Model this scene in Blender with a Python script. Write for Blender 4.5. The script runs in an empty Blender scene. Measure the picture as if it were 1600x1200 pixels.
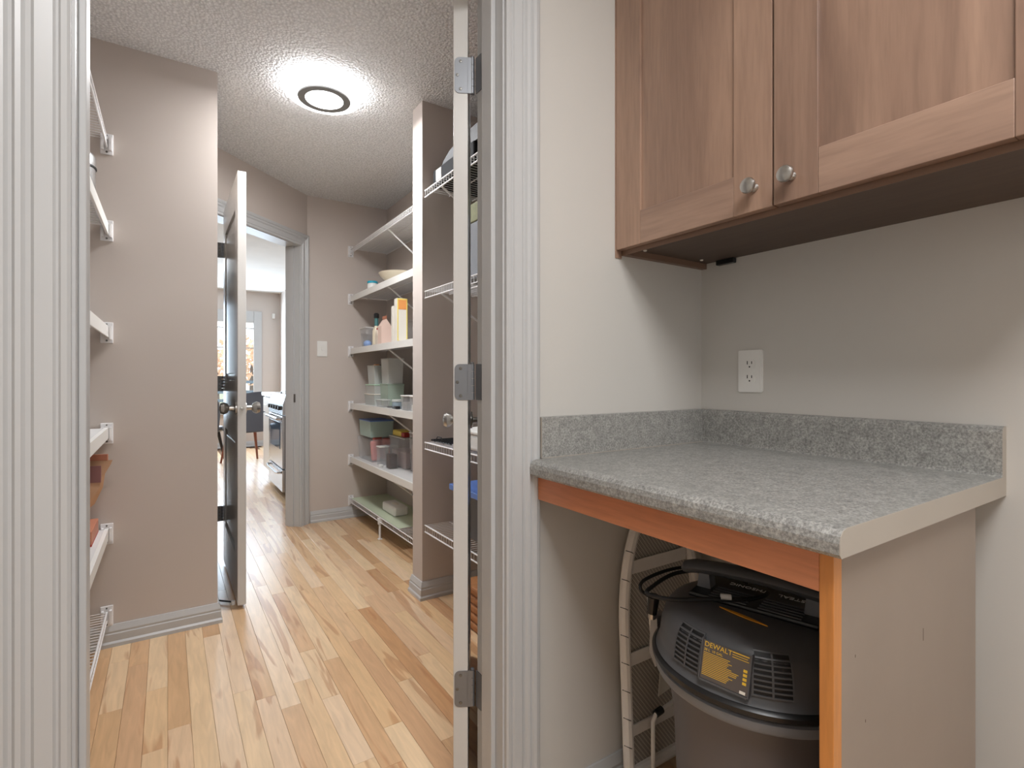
import bpy, bmesh, math, random
from mathutils import Vector, Matrix
random.seed(7)
S = bpy.context.scene
COL = S.collection
PI = math.pi
R = math.radians

# ------------------------------------------------------------------ camera
CAMZ = 1.085
cam = bpy.data.objects.new('camera', bpy.data.cameras.new('camera'))
COL.objects.link(cam)
cam.location = (0, 0, CAMZ)
cam.rotation_euler = (PI/2, 0, -R(33.27))
cam.data.lens = 18.45; cam.data.sensor_width = 36
cam.data.shift_y = -10/1600
cam.data.clip_start = 0.02
S.camera = cam

# ------------------------------------------------------------------ world, lights, exposure
S.view_settings.view_transform = 'Standard'
S.view_settings.look = 'None'
S.view_settings.gamma = 1.0
S.view_settings.use_curve_mapping = False
S.view_settings.exposure = 0.0
w = bpy.data.worlds.new('sky'); S.world = w; w.use_nodes = True
nt = w.node_tree; bg = nt.nodes['Background']
sky = nt.nodes.new('ShaderNodeTexSky'); sky.sky_type = 'HOSEK_WILKIE'
sky.turbidity = 3.0; sky.sun_direction = Vector((-0.5, -0.5, 0.6)).normalized()
mixw = nt.nodes.new('ShaderNodeMix'); mixw.data_type = 'RGBA'; mixw.inputs[0].default_value = 0.6
nt.links.new(sky.outputs[0], mixw.inputs[6]); mixw.inputs[7].default_value = (1.0, 1.02, 1.06, 1)
nt.links.new(mixw.outputs[2], bg.inputs['Color']); bg.inputs['Strength'].default_value = 4.0

def area(name, loc, rot, sx, sy, power, col=(1, 1, 1), spread=None):
    l = bpy.data.lights.new(name, 'AREA'); l.shape = 'RECTANGLE'; l.size = sx; l.size_y = sy
    l.energy = power; l.color = col
    if spread: l.spread = spread
    o = bpy.data.objects.new(name, l); COL.objects.link(o); o.location = loc; o.rotation_euler = rot
    return o
# the laundry room's ceiling lamp, and an added fill, no window, behind the camera
area('laundry_ceiling_lamp', (0.22, -0.30, 2.40), (0, 0, 0), 0.7, 0.7, 34, (0.98, 0.99, 1.0))
area('laundry_rear_fill', (0.6, -1.24, 1.45), (R(88), 0, R(-12)), 1.4, 1.5, 6, (0.96, 0.98, 1.0))
# kitchen: patio daylight, and an added overhead fill without a fixture
area('kitchen_window_light', (0.2, 9.05, 1.35), (R(-90), 0, 0), 2.4, 1.7, 105, (0.68, 0.84, 1.0))
area('kitchen_overhead_fill', (-0.2, 6.6, 2.40), (0, 0, 0), 1.6, 1.6, 40, (0.86, 0.93, 1.0))

# ------------------------------------------------------------------ materials
MATS = {}
def srgb(r, g, b):
    f = lambda c: (c/255)/12.92 if c <= 10 else (((c/255)+0.055)/1.055)**2.4
    return (f(r), f(g), f(b), 1)
def mat(name, rgb, rough=0.5, metal=0.0, coat=0.0, noise=None, bump=None, trans=0.0, emit=None, spec=0.5):
    if name in MATS: return MATS[name]
    m = bpy.data.materials.new(name); m.use_nodes = True
    n = m.node_tree; b = n.nodes['Principled BSDF']
    c = srgb(*rgb)
    b.inputs['Base Color'].default_value = c
    b.inputs['Roughness'].default_value = rough
    b.inputs['Metallic'].default_value = metal
    b.inputs['Coat Weight'].default_value = coat
    b.inputs['Specular IOR Level'].default_value = spec
    tc = n.nodes.new('ShaderNodeTexCoord')
    if noise is None: noise = (6.0, 0.05)
    nz = n.nodes.new('ShaderNodeTexNoise'); nz.inputs['Scale'].default_value = noise[0]; nz.inputs['Detail'].default_value = 4
    n.links.new(tc.outputs['Object'], nz.inputs['Vector'])
    mx = n.nodes.new('ShaderNodeMix'); mx.data_type = 'RGBA'
    a = noise[1]
    mx.inputs[6].default_value = (c[0]*(1-a), c[1]*(1-a), c[2]*(1-a), 1)
    mx.inputs[7].default_value = (min(1, c[0]*(1+a)), min(1, c[1]*(1+a)), min(1, c[2]*(1+a)), 1)
    n.links.new(nz.outputs[0], mx.inputs[0]); n.links.new(mx.outputs[2], b.inputs['Base Color'])
    if bump:
        nb = n.nodes.new('ShaderNodeTexNoise'); nb.inputs['Scale'].default_value = bump[0]; nb.inputs['Detail'].default_value = 3
        n.links.new(tc.outputs['Object'], nb.inputs['Vector'])
        bp = n.nodes.new('ShaderNodeBump'); bp.inputs['Strength'].default_value = bump[1]; bp.inputs['Distance'].default_value = bump[2]
        n.links.new(nb.outputs[0], bp.inputs['Height']); n.links.new(bp.outputs[0], b.inputs['Normal'])
    if emit:
        b.inputs['Emission Color'].default_value = srgb(*emit[0]); b.inputs['Emission Strength'].default_value = emit[1]
    if trans:
        out = n.nodes['Material Output']
        tr = n.nodes.new('ShaderNodeBsdfTransparent'); ms = n.nodes.new('ShaderNodeMixShader')
        ms.inputs[0].default_value = trans
        n.links.new(b.outputs[0], ms.inputs[1]); n.links.new(tr.outputs[0], ms.inputs[2]); n.links.new(ms.outputs[0], out.inputs['Surface'])
    MATS[name] = m
    return m

def wood(name, c1, c2, axis, rough=0.35, scale=9.0, coat=0.2, streak=14.0):
    """veneer with grain along one axis"""
    m = bpy.data.materials.new(name); m.use_nodes = True
    n = m.node_tree; b = n.nodes['Principled BSDF']; L = n.links
    tc = n.nodes.new('ShaderNodeTexCoord'); mp = n.nodes.new('ShaderNodeMapping')
    sc = [1.0, 1.0, 1.0]; sc['XYZ'.index(axis)] = 0.09
    mp.inputs['Scale'].default_value = sc
    L.new(tc.outputs['Object'], mp.inputs['Vector'])
    n1 = n.nodes.new('ShaderNodeTexNoise'); n1.inputs['Scale'].default_value = scale; n1.inputs['Detail'].default_value = 5; n1.inputs['Distortion'].default_value = 0.6
    n2 = n.nodes.new('ShaderNodeTexNoise'); n2.inputs['Scale'].default_value = scale*streak; n2.inputs['Detail'].default_value = 3
    L.new(mp.outputs[0], n1.inputs['Vector']); L.new(mp.outputs[0], n2.inputs['Vector'])
    r1 = n.nodes.new('ShaderNodeMapRange'); r1.inputs[1].default_value = 0.3; r1.inputs[2].default_value = 0.7
    L.new(n1.outputs[0], r1.inputs[0])
    mx = n.nodes.new('ShaderNodeMix'); mx.data_type = 'RGBA'
    mx.inputs[6].default_value = srgb(*c1); mx.inputs[7].default_value = srgb(*c2)
    L.new(r1.outputs[0], mx.inputs[0])
    m2 = n.nodes.new('ShaderNodeMix'); m2.data_type = 'RGBA'; m2.blend_type = 'MULTIPLY'; m2.inputs[0].default_value = 0.35
    r2 = n.nodes.new('ShaderNodeMapRange'); r2.inputs[1].default_value = 0.3; r2.inputs[2].default_value = 0.6; r2.inputs[3].default_value = 0.6
    L.new(n2.outputs[0], r2.inputs[0]); L.new(mx.outputs[2], m2.inputs[6]); L.new(r2.outputs[0], m2.inputs[7])
    L.new(m2.outputs[2], b.inputs['Base Color'])
    b.inputs['Roughness'].default_value = rough; b.inputs['Coat Weight'].default_value = coat; b.inputs['Coat Roughness'].default_value = 0.25
    MATS[name] = m
    return m

def floor_mat():
    m = bpy.data.materials.new('maple_plank'); m.use_nodes = True
    n = m.node_tree; b = n.nodes['Principled BSDF']; L = n.links
    oi = n.nodes.new('ShaderNodeObjectInfo'); ge = n.nodes.new('ShaderNodeNewGeometry')
    ad = n.nodes.new('ShaderNodeMath'); ad.operation = 'ADD'
    L.new(oi.outputs['Random'], ad.inputs[0]); L.new(ge.outputs['Random Per Island'], ad.inputs[1])
    fr = n.nodes.new('ShaderNodeMath'); fr.operation = 'FRACT'; L.new(ad.outputs[0], fr.inputs[0])
    cr = n.nodes.new('ShaderNodeValToRGB'); e = cr.color_ramp; e.interpolation = 'LINEAR'
    cols = [(0, (190, 146, 108)), (0.2, (220, 182, 138)), (0.45, (230, 200, 162)), (0.7, (210, 168, 126)), (0.88, (234, 206, 174)), (1, (196, 146, 100))]
    while len(e.elements) < len(cols): e.elements.new(0.5)
    for el, (p, c) in zip(e.elements, cols): el.position = p; el.color = srgb(*c)
    L.new(fr.outputs[0], cr.inputs[0])
    # texture coordinates shifted per plank
    tc = n.nodes.new('ShaderNodeTexCoord'); mp = n.nodes.new('ShaderNodeMapping'); mp.inputs['Scale'].default_value = (1, 0.10, 1)
    of = n.nodes.new('ShaderNodeMath'); of.operation = 'MULTIPLY'; of.inputs[1].default_value = 37.0; L.new(fr.outputs[0], of.inputs[0])
    cb = n.nodes.new('ShaderNodeCombineXYZ')
    for i in range(3): L.new(of.outputs[0], cb.inputs[i])
    va = n.nodes.new('ShaderNodeVectorMath'); L.new(ge.outputs['Position'], va.inputs[0]); L.new(cb.outputs[0], va.inputs[1])
    L.new(va.outputs[0], mp.inputs['Vector'])
    gr = n.nodes.new('ShaderNodeTexNoise'); gr.inputs['Scale'].default_value = 60; gr.inputs['Detail'].default_value = 5; gr.inputs['Distortion'].default_value = 0.8
    L.new(mp.outputs[0], gr.inputs['Vector'])
    hw = n.nodes.new('ShaderNodeTexNoise'); hw.inputs['Scale'].default_value = 13; hw.inputs['Detail'].default_value = 2; hw.inputs['Distortion'].default_value = 1.4
    L.new(mp.outputs[0], hw.inputs['Vector'])
    hr = n.nodes.new('ShaderNodeMapRange'); hr.inputs[1].default_value = 0.59; hr.inputs[2].default_value = 0.64; L.new(hw.outputs[0], hr.inputs[0])
    hm = n.nodes.new('ShaderNodeMath'); hm.operation = 'MULTIPLY'; hm.inputs[1].default_value = 0.50; L.new(hr.outputs[0], hm.inputs[0])
    m1 = n.nodes.new('ShaderNodeMix'); m1.data_type = 'RGBA'; L.new(hm.outputs[0], m1.inputs[0]); L.new(cr.outputs[0], m1.inputs[6]); m1.inputs[7].default_value = srgb(170, 112, 70)
    g2 = n.nodes.new('ShaderNodeMapRange'); g2.inputs[1].default_value = 0.3; g2.inputs[2].default_value = 0.7; g2.inputs[3].default_value = 0.86; g2.inputs[4].default_value = 1.05
    L.new(gr.outputs[0], g2.inputs[0])
    m2 = n.nodes.new('ShaderNodeMix'); m2.data_type = 'RGBA'; m2.blend_type = 'MULTIPLY'; m2.inputs[0].default_value = 1
    L.new(m1.outputs[2], m2.inputs[6]); L.new(g2.outputs[0], m2.inputs[7])
    L.new(m2.outputs[2], b.inputs['Base Color'])
    b.inputs['Roughness'].default_value = 0.32; b.inputs['Coat Weight'].default_value = 0.25; b.inputs['Coat Roughness'].default_value = 0.18
    MATS['plank'] = m; return m

def popcorn():
    m = bpy.data.materials.new('textured_ceiling'); m.use_nodes = True
    n = m.node_tree; b = n.nodes['Principled BSDF']; L = n.links
    ge = n.nodes.new('ShaderNodeNewGeometry')
    n1 = n.nodes.new('ShaderNodeTexNoise'); n1.inputs['Scale'].default_value = 75; n1.inputs['Detail'].default_value = 4; n1.inputs['Roughness'].default_value = 0.6
    v = n.nodes.new('ShaderNodeTexVoronoi'); v.inputs['Scale'].default_value = 90
    L.new(ge.outputs['Position'], n1.inputs['Vector']); L.new(ge.outputs['Position'], v.inputs['Vector'])
    a = n.nodes.new('ShaderNodeMath'); a.operation = 'SUBTRACT'; L.new(n1.outputs[0], a.inputs[0]); L.new(v.outputs[0], a.inputs[1])
    bp = n.nodes.new('ShaderNodeBump'); bp.inputs['Strength'].default_value = 0.9; bp.inputs['Distance'].default_value = 0.007
    L.new(a.outputs[0], bp.inputs['Height']); L.new(bp.outputs[0], b.inputs['Normal'])
    mr = n.nodes.new('ShaderNodeMapRange'); mr.inputs[1].default_value = -0.2; mr.inputs[2].default_value = 0.5; mr.inputs[3].default_value = 0.70; mr.inputs[4].default_value = 0.94
    L.new(a.outputs[0], mr.inputs[0]); L.new(mr.outputs[0], b.inputs['Base Color'])
    b.inputs['Roughness'].default_value = 0.95
    return m

def laminate():
    m = bpy.data.materials.new('grey_laminate'); m.use_nodes = True
    n = m.node_tree; b = n.nodes['Principled BSDF']; L = n.links
    ge = n.nodes.new('ShaderNodeNewGeometry')
    n1 = n.nodes.new('ShaderNodeTexNoise'); n1.inputs['Scale'].default_value = 230; n1.inputs['Detail'].default_value = 4; n1.inputs['Roughness'].default_value = 0.7
    n2 = n.nodes.new('ShaderNodeTexNoise'); n2.inputs['Scale'].default_value = 45; n2.inputs['Detail'].default_value = 4; n2.inputs['Distortion'].default_value = 1
    for q in (n1, n2): L.new(ge.outputs['Position'], q.inputs['Vector'])
    cr = n.nodes.new('ShaderNodeValToRGB'); e = cr.color_ramp.elements
    e[0].position = 0.36; e[0].color = srgb(122, 121, 118); e[1].position = 0.66; e[1].color = srgb(178, 176, 171)
    L.new(n1.outputs[0], cr.inputs[0])
    mr = n.nodes.new('ShaderNodeMapRange'); mr.inputs[1].default_value = 0.3; mr.inputs[2].default_value = 0.7; mr.inputs[3].default_value = 0.8; mr.inputs[4].default_value = 1.15
    L.new(n2.outputs[0], mr.inputs[0])
    mx = n.nodes.new('ShaderNodeMix'); mx.data_type = 'RGBA'; mx.blend_type = 'MULTIPLY'; mx.inputs[0].default_value = 1
    L.new(cr.outputs[0], mx.inputs[6]); L.new(mr.outputs[0], mx.inputs[7]); L.new(mx.outputs[2], b.inputs['Base Color'])
    b.inputs['Roughness'].default_value = 0.38
    return m

def mesh_metal():
    """ironing-board diamond mesh: fine holes too small to model"""
    m = bpy.data.materials.new('expanded_mesh'); m.use_nodes = True
    n = m.node_tree; b = n.nodes['Principled BSDF']; L = n.links
    tc = n.nodes.new('ShaderNodeTexCoord'); mp = n.nodes.new('ShaderNodeMapping'); mp.inputs['Rotation'].default_value = (0, R(38), 0)
    L.new(tc.outputs['Object'], mp.inputs['Vector'])
    wv = n.nodes.new('ShaderNodeTexWave'); wv.inputs['Scale'].default_value = 34; wv.bands_direction = 'X'
    w2 = n.nodes.new('ShaderNodeTexWave'); w2.inputs['Scale'].default_value = 60; w2.bands_direction = 'Z'
    L.new(mp.outputs[0], wv.inputs['Vector']); L.new(mp.outputs[0], w2.inputs['Vector'])
    mn = n.nodes.new('ShaderNodeMath'); mn.operation = 'MINIMUM'; L.new(wv.outputs['Fac'], mn.inputs[0]); L.new(w2.outputs['Fac'], mn.inputs[1])
    cr = n.nodes.new('ShaderNodeValToRGB'); e = cr.color_ramp.elements
    e[0].position = 0.05; e[0].color = srgb(204, 196, 186); e[1].position = 0.5; e[1].color = srgb(136, 130, 124)
    L.new(mn.outputs[0], cr.inputs[0]); L.new(cr.outputs[0], b.inputs['Base Color'])
    b.inputs['Roughness'].default_value = 0.5; b.inputs['Metallic'].default_value = 0.2
    return m

M_WALL = mat('taupe_paint', (200, 189, 181), 0.6, noise=(3, 0.02), bump=(220, 0.12, 0.0008))
M_WALLG = mat('greige_paint', (203, 199, 193), 0.55, noise=(3, 0.02), bump=(220, 0.12, 0.0008))
M_TRIM = mat('white_trim_paint', (190, 190, 190), 0.32, noise=(4, 0.01))
M_TRIMW = mat('white_door_paint', (206, 203, 199), 0.3, noise=(4, 0.01))
M_CEIL = popcorn()
M_PLAINC = mat('kitchen_ceiling_paint', (232, 232, 230), 0.9)
M_PLANK = floor_mat()
M_SUB = mat('dark_subfloor', (110, 82, 60), 0.9)
M_CAB_V = wood('cabinet_wood_upright', (126, 99, 84), (170, 138, 117), 'Z')
M_CAB_H = wood('cabinet_wood_level', (134, 107, 92), (173, 142, 122), 'Y')
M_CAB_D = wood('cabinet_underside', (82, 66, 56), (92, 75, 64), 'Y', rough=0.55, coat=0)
M_CAB_S = mat('cabinet_side_brown', (124, 98, 82), 0.5)
M_APR = wood('orange_wood_level', (196, 122, 82), (212, 140, 100), 'Y', coat=0.25)
M_POST = wood('orange_wood_upright', (196, 124, 58), (214, 142, 74), 'Z', coat=0.25)
M_ENDP = mat('taupe_melamine', (153, 139, 127), 0.45, noise=(5, 0.10))
M_LAM = laminate()
M_LAME = mat('laminate_edge', (176, 167, 156), 0.5)
M_WHITE = mat('white_plastic', (232, 230, 226), 0.35)
M_VINYL = mat('white_vinyl_wire', (232, 230, 230), 0.35)
M_LINER = mat('white_shelf_liner', (226, 225, 224), 0.45, trans=0.12)
M_LINERG = mat('green_shelf_liner', (196, 206, 180), 0.45)
M_NICKEL = mat('satin_nickel', (190, 188, 184), 0.28, metal=1.0)
M_HINGE = mat('hinge_steel', (132, 134, 138), 0.42, metal=0.6)
M_BLACK = mat('black_plastic', (26, 26, 27), 0.32)
M_BLACKM = mat('dark_grey_plastic', (84, 84, 86), 0.38, noise=(30, 0.1))
M_GREYP = mat('mid_grey_plastic', (118, 120, 125), 0.4)
M_TANK = mat('tank_plastic', (96, 92, 94), 0.45)
M_RUB = mat('black_rubber', (18, 18, 19), 0.5)
M_STEEL = mat('stainless_steel', (200, 202, 204), 0.26, metal=1.0, noise=(12, 0.04))
M_DGLASS = mat('dark_oven_glass', (60, 92, 124), 0.08, metal=0.3)
M_CLEAR = mat('clear_plastic', (222, 222, 224), 0.18, trans=0.82)
M_FROST = mat('frosted_plastic', (206, 208, 204), 0.35, trans=0.25)
M_FROSTG = mat('frosted_green_plastic', (172, 188, 172), 0.35, trans=0.2)
M_TEAL = mat('teal_plastic', (40, 168, 196), 0.35)
M_BLUE = mat('blue_plastic', (96, 132, 206), 0.35)
M_CREAM = mat('cream_ceramic', (226, 214, 190), 0.35)
M_PINK = mat('pale_pink_card', (232, 204, 190), 0.55)
M_YEL = mat('yellow_card', (240, 220, 110), 0.5)
M_ORG = mat('orange_card', (236, 160, 92), 0.5)
M_CARD = mat('white_card', (232, 226, 216), 0.6)
M_RED = mat('red_label', (170, 46, 40), 0.45)
M_KRAFT = mat('kraft_paper_bag', (192, 150, 116), 0.6, noise=(9, 0.22))
M_COPPER = mat('copper_print', (188, 122, 96), 0.5, noise=(9, 0.15))
M_MAUVE = mat('mauve_print', (150, 104, 100), 0.5, noise=(9, 0.1))
M_BROWNP = mat('brown_powder', (58, 40, 34), 0.85, noise=(90, 0.2))
M_PINKF = mat('pink_packets', (226, 130, 122), 0.5, noise=(25, 0.25))
M_FABG = mat('grey_upholstery', (92, 96, 106), 0.85)
M_CHWOOD = wood('chair_wood', (120, 66, 48), (146, 84, 62), 'Z')
M_WICK = mat('brown_wicker', (176, 118, 72), 0.7, noise=(60, 0.3))
M_GLASS = mat('window_glass', (235, 245, 250), 0.03, trans=0.9)
M_RING = mat('lamp_ring_grey', (120, 120, 118), 0.5)
M_GLOW = mat('lamp_diffuser', (255, 255, 252), 0.5, emit=((252, 252, 255), 10.0))
M_YTXT = mat('yellow_print', (226, 186, 58), 0.5)
M_STRIPE = mat('amber_stripe', (226, 156, 46), 0.45)
M_LBL = mat('label_dark', (92, 84, 80), 0.4)
M_WTXT = mat('white_print', (240, 240, 240), 0.5)
M_BOARDC = mat('board_cover', (240, 234, 228), 0.6, noise=(30, 0.06))
M_MESH = mesh_metal()
M_LEAF = mat('autumn_leaves', (236, 196, 160), 0.8, noise=(3, 0.15))
M_BARK = mat('bark', (90, 74, 62), 0.9)
M_GRASS = mat('lawn', (150, 156, 128), 0.9)
M_DECK = mat('deck_rail', (86, 112, 130), 0.6)
M_SCREW = mat('screw_head', (120, 118, 114), 0.35, metal=0.8)

# ------------------------------------------------------------------ helpers
class MB:
    def __init__(s): s.b = bmesh.new(); s.sm = False
    def box(s, x0, x1, y0, y1, z0, z1, bev=0.0, mtx=None):
        v = [s.b.verts.new(p) for p in ((x0,y0,z0),(x1,y0,z0),(x1,y1,z0),(x0,y1,z0),(x0,y0,z1),(x1,y0,z1),(x1,y1,z1),(x0,y1,z1))]
        fs = [s.b.faces.new([v[i] for i in q]) for q in ((3,2,1,0),(4,5,6,7),(0,1,5,4),(1,2,6,5),(2,3,7,6),(3,0,4,7))]
        if bev:
            es = list({e for f in fs for e in f.edges})
            r = bmesh.ops.bevel(s.b, geom=es, offset=bev, segments=2, affect='EDGES', profile=0.5)
            v = list({x for f in r['faces'] for x in f.verts} | {x for x in v if x.is_valid})
        if mtx is not None: bmesh.ops.transform(s.b, matrix=mtx, verts=v)
        return s
    def prism(s, pts, w0, w1, axis='Z', flip=False):
        """polygon in the plane across axis, extruded along it"""
        def P(a, b, c):
            return (a, b, c) if axis == 'Z' else ((a, c, b) if axis == 'Y' else (c, a, b))
        lo = [s.b.verts.new(P(a, b, w0)) for a, b in pts]; hi = [s.b.verts.new(P(a, b, w1)) for a, b in pts]
        s.b.faces.new(lo); s.b.faces.new(hi)
        n = len(pts)
        for i in range(n): s.b.faces.new((lo[i], lo[(i+1) % n], hi[(i+1) % n], hi[i]))
        return s
    def ext(s, prof, o, u, v, w, L, m0=0.0, m1=0.0):
        """profile (a,b) on axes u,v, run along w for L; m0/m1: mitre shift per unit a"""
        o, u, v, w = Vector(o), Vector(u), Vector(v), Vector(w)
        lo = [s.b.verts.new(o+u*a+v*b+w*(m0*a)) for a, b in prof]; hi = [s.b.verts.new(o+u*a+v*b+w*(L+m1*a)) for a, b in prof]
        s.b.faces.new(lo); s.b.faces.new(hi); n = len(prof)
        for i in range(n): s.b.faces.new((lo[i], lo[(i+1) % n], hi[(i+1) % n], hi[i]))
        return s
    def rod(s, p0, p1, r, seg=6, r1=None):
        p0, p1 = Vector(p0), Vector(p1); d = (p1-p0)
        if d.length < 1e-6: return s
        d.normalize(); a = Vector((0,0,1)) if abs(d.z) < 0.9 else Vector((1,0,0))
        x = d.cross(a).normalized(); y = d.cross(x); r1 = r if r1 is None else r1
        A = [s.b.verts.new(p0+(x*math.cos(t)+y*math.sin(t))*r) for t in (2*PI*i/seg for i in range(seg))]
        B = [s.b.verts.new(p1+(x*math.cos(t)+y*math.sin(t))*r1) for t in (2*PI*i/seg for i in range(seg))]
        s.b.faces.new(A); s.b.faces.new(B)
        for i in range(seg): s.b.faces.new((A[i], A[(i+1) % seg], B[(i+1) % seg], B[i]))
        return s
    def tube(s, pts, r, seg=8, closed=False):
        pts = [Vector(p) for p in pts]; n = len(pts); rings = []
        for i, p in enumerate(pts):
            a = pts[(i-1) % n] if (closed or i > 0) else p; b = pts[(i+1) % n] if (closed or i < n-1) else p
            d = (b-a).normalized(); h = Vector((0,0,1)) if abs(d.z) < 0.95 else Vector((1,0,0))
            if i == 0 or not rings: x = d.cross(h).normalized()
            else: x = (px - d*px.dot(d)).normalized()
            px = x; y = d.cross(x)
            rr = r[i] if isinstance(r, (list, tuple)) else r
            rings.append([s.b.verts.new(p+(x*math.cos(2*PI*k/seg)+y*math.sin(2*PI*k/seg))*rr) for k in range(seg)])
        for i in range(n if closed else n-1):
            A, B = rings[i], rings[(i+1) % n]
            for k in range(seg): s.b.faces.new((A[k], A[(k+1) % seg], B[(k+1) % seg], B[k]))
        if not closed: s.b.faces.new(rings[0]); s.b.faces.new(rings[-1])
        s.sm = True
        return s
    def lathe(s, prof, c=(0,0,0), seg=24, axis='Z', a0=0, a1=2*PI):
        c = Vector(c); full = abs(a1-a0-2*PI) < 1e-5; rings = []; k = seg if full else seg+1
        for r, z in prof:
            if r < 1e-6:
                p = (0,0,z)
                q = p if axis == 'Z' else ((z,0,0) if axis == 'X' else (0,z,0))
                rings.append([s.b.verts.new(c+Vector(q))]); continue
            ring = []
            for i in range(k):
                t = a0+(a1-a0)*i/seg; a, b = r*math.cos(t), r*math.sin(t)
                q = (a,b,z) if axis == 'Z' else ((z,a,b) if axis == 'X' else (a,z,b))
                ring.append(s.b.verts.new(c+Vector(q)))
            rings.append(ring)
        for A, B in zip(rings, rings[1:]):
            m = max(len(A), len(B)); 
            for i in range(m if full else m-1):
                j = (i+1) % m
                if len(A) == 1 and len(B) == 1: continue
                if len(A) == 1: s.b.faces.new((A[0], B[i], B[j]))
                elif len(B) == 1: s.b.faces.new((A[i], A[j], B[0]))
                else: s.b.faces.new((A[i], A[j], B[j], B[i]))
        s.sm = True
        return s
    def ell(s, c, rx, ry, rz, u=16, v=10):
        m = Matrix.Translation(c) @ Matrix.Diagonal((rx, ry, rz, 1))
        bmesh.ops.create_uvsphere(s.b, u_segments=u, v_segments=v, radius=1, matrix=m); s.sm = True
        return s
    def build(s, name, m, parent=None, world=True, smooth=None, kind=None, label=None):
        """world=True: coordinates are the room's; stored relative to an unrotated parent"""
        bmesh.ops.recalc_face_normals(s.b, faces=s.b.faces)
        if parent is not None and world:
            off = Vector(parent.location)
            q = parent.parent
            while q: off += Vector(q.location); q = q.parent
            bmesh.ops.translate(s.b, vec=-off, verts=s.b.verts)
        me = bpy.data.meshes.new(name); s.b.to_mesh(me); s.b.free()
        if m: me.materials.append(m)
        if s.sm if smooth is None else smooth:
            me.polygons.foreach_set('use_smooth', [True]*len(me.polygons))
            try: me.set_sharp_from_angle(angle=R(35))
            except Exception: pass
        o = bpy.data.objects.new(name, me); COL.objects.link(o)
        if parent: o.parent = parent
        if kind: o['kind'] = kind
        if label: o['label'] = label
        return o

def thing(name, label, cat, loc=(0,0,0), rotz=0.0, group=None, kind=None):
    o = bpy.data.objects.new(name, None); o.empty_display_size = 0.05; COL.objects.link(o)
    o.location = loc; o.rotation_euler = (0, 0, rotz)
    if kind: o['kind'] = kind
    if label: o['label'] = label
    if cat: o['category'] = cat
    if group: o['group'] = group
    return o
def tag(o, label, cat, group=None):
    o['label'] = label; o['category'] = cat
    if group: o['group'] = group
    return o
def struct(o): o['kind'] = 'structure'; return o
def text(name, body, size, m, parent, mtx, extrude=0.0004, align='LEFT'):
    cu = bpy.data.curves.new(name, 'FONT'); cu.body = body; cu.size = size; cu.extrude = extrude; cu.align_x = align
    cu.resolution_u = 3
    t = bpy.data.objects.new(name, cu); COL.objects.link(t)
    dg = bpy.context.evaluated_depsgraph_get(); me = bpy.data.meshes.new_from_object(t.evaluated_get(dg))
    bpy.data.objects.remove(t); me.name = name; me.transform(mtx)
    me.materials.clear(); me.materials.append(m)
    o = bpy.data.objects.new(name, me); COL.objects.link(o); o.parent = parent
    return o

H = 2.44
# ================================================================== SHELL
def wallbox(name, *b, m=M_WALL):
    return struct(MB().box(*b).build(name, m))
# laundry room
wallbox('wall_laundry_back', 1.36, 1.48, -1.3, 1.02, 0, H, m=M_WALLG)
wallbox('wall_laundry_rear', -1.3, 1.48, -1.42, -1.3, 0, H, m=M_WALLG)
wallbox('wall_laundry_left', -1.42, -1.3, -1.42, 1.02, 0, H, m=M_WALLG)
# wall between laundry room and pantry, with the doorway opening
OX0, OX1, OY0, OY1, OZ = -0.134, 0.661, 1.02, 1.135, 2.06
pw = MB()
pw.box(-1.42, OX0, OY0, OY1, 0, H); pw.box(OX1, 1.60, OY0, OY1, 0, H); pw.box(OX0, OX1, OY0, OY1, OZ, H)
struct(pw.build('wall_partition', M_WALLG))
# pantry
wallbox('wall_pantry_left', -0.73, -0.61, OY1, 2.665, 0, H)
wallbox('wall_pantry_corner', -0.73, 0.185, 2.665, 2.78, 0, H)
wallbox('wall_pantry_passage', 0.0, 0.10, 2.78, 3.40, 0, H)  # unseen wall, set back so more light bounces onto the far door
wallbox('wall_pantry_right', 1.48, 1.60, OY1, 4.215, 0, H)
wallbox('wall_pantry_far', 0.868, 1.48, 4.10, 4.215, 0, H)
wallbox('wall_pantry_stub', 1.041, 1.48, 2.386, 2.505, 0, H)
# diagonal wall with the second doorway
A = Vector((0.868, 4.10, 0)); U = Vector((-0.74, -0.673, 0)).normalized(); N = Vector((0.673, -0.74, 0)).normalized(); Z = Vector((0,0,1))
T0, T1 = 0.075, 0.87
def dg_poly(t0, t1, d0=0.0, d1=-0.115):
    return [tuple((A+U*t+N*d).xy) for t, d in ((t0, d0), (t1, d0), (t1, d1), (t0, d1))]
dw = MB()
dw.prism(dg_poly(0, T0), 0, H); dw.prism(dg_poly(T1, 1.03), 0, H); dw.prism(dg_poly(T0, T1), 2.06, H)
dw.prism([(0.868, 4.10), tuple((A-N*0.115).xy), (0.868, 4.215)], 0, H)
struct(dw.build('wall_pantry_diagonal', M_WALL))
# kitchen beyond
wallbox('wall_kitchen_right', 1.515, 1.63, 4.215, 9.16, 0, H)
wallbox('wall_kitchen_left', -3.12, -3.0, 2.9, 9.16, 0, H)
wallbox('wall_kitchen_near', -3.0, 0.07, 2.9, 3.02, 0, H)
WX0, WX1, WZ0, WZ1 = -1.0, 1.165, 0.62, 1.98
kf = MB()
kf.box(-3.12, WX0, 9.16, 9.28, 0, H); kf.box(WX1, 1.63, 9.16, 9.28, 0, H); kf.box(WX0, WX1, 9.16, 9.28, 0, WZ0); kf.box(WX0, WX1, 9.16, 9.28, WZ1, H)
struct(kf.build('wall_kitchen_far', M_WALL))
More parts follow.
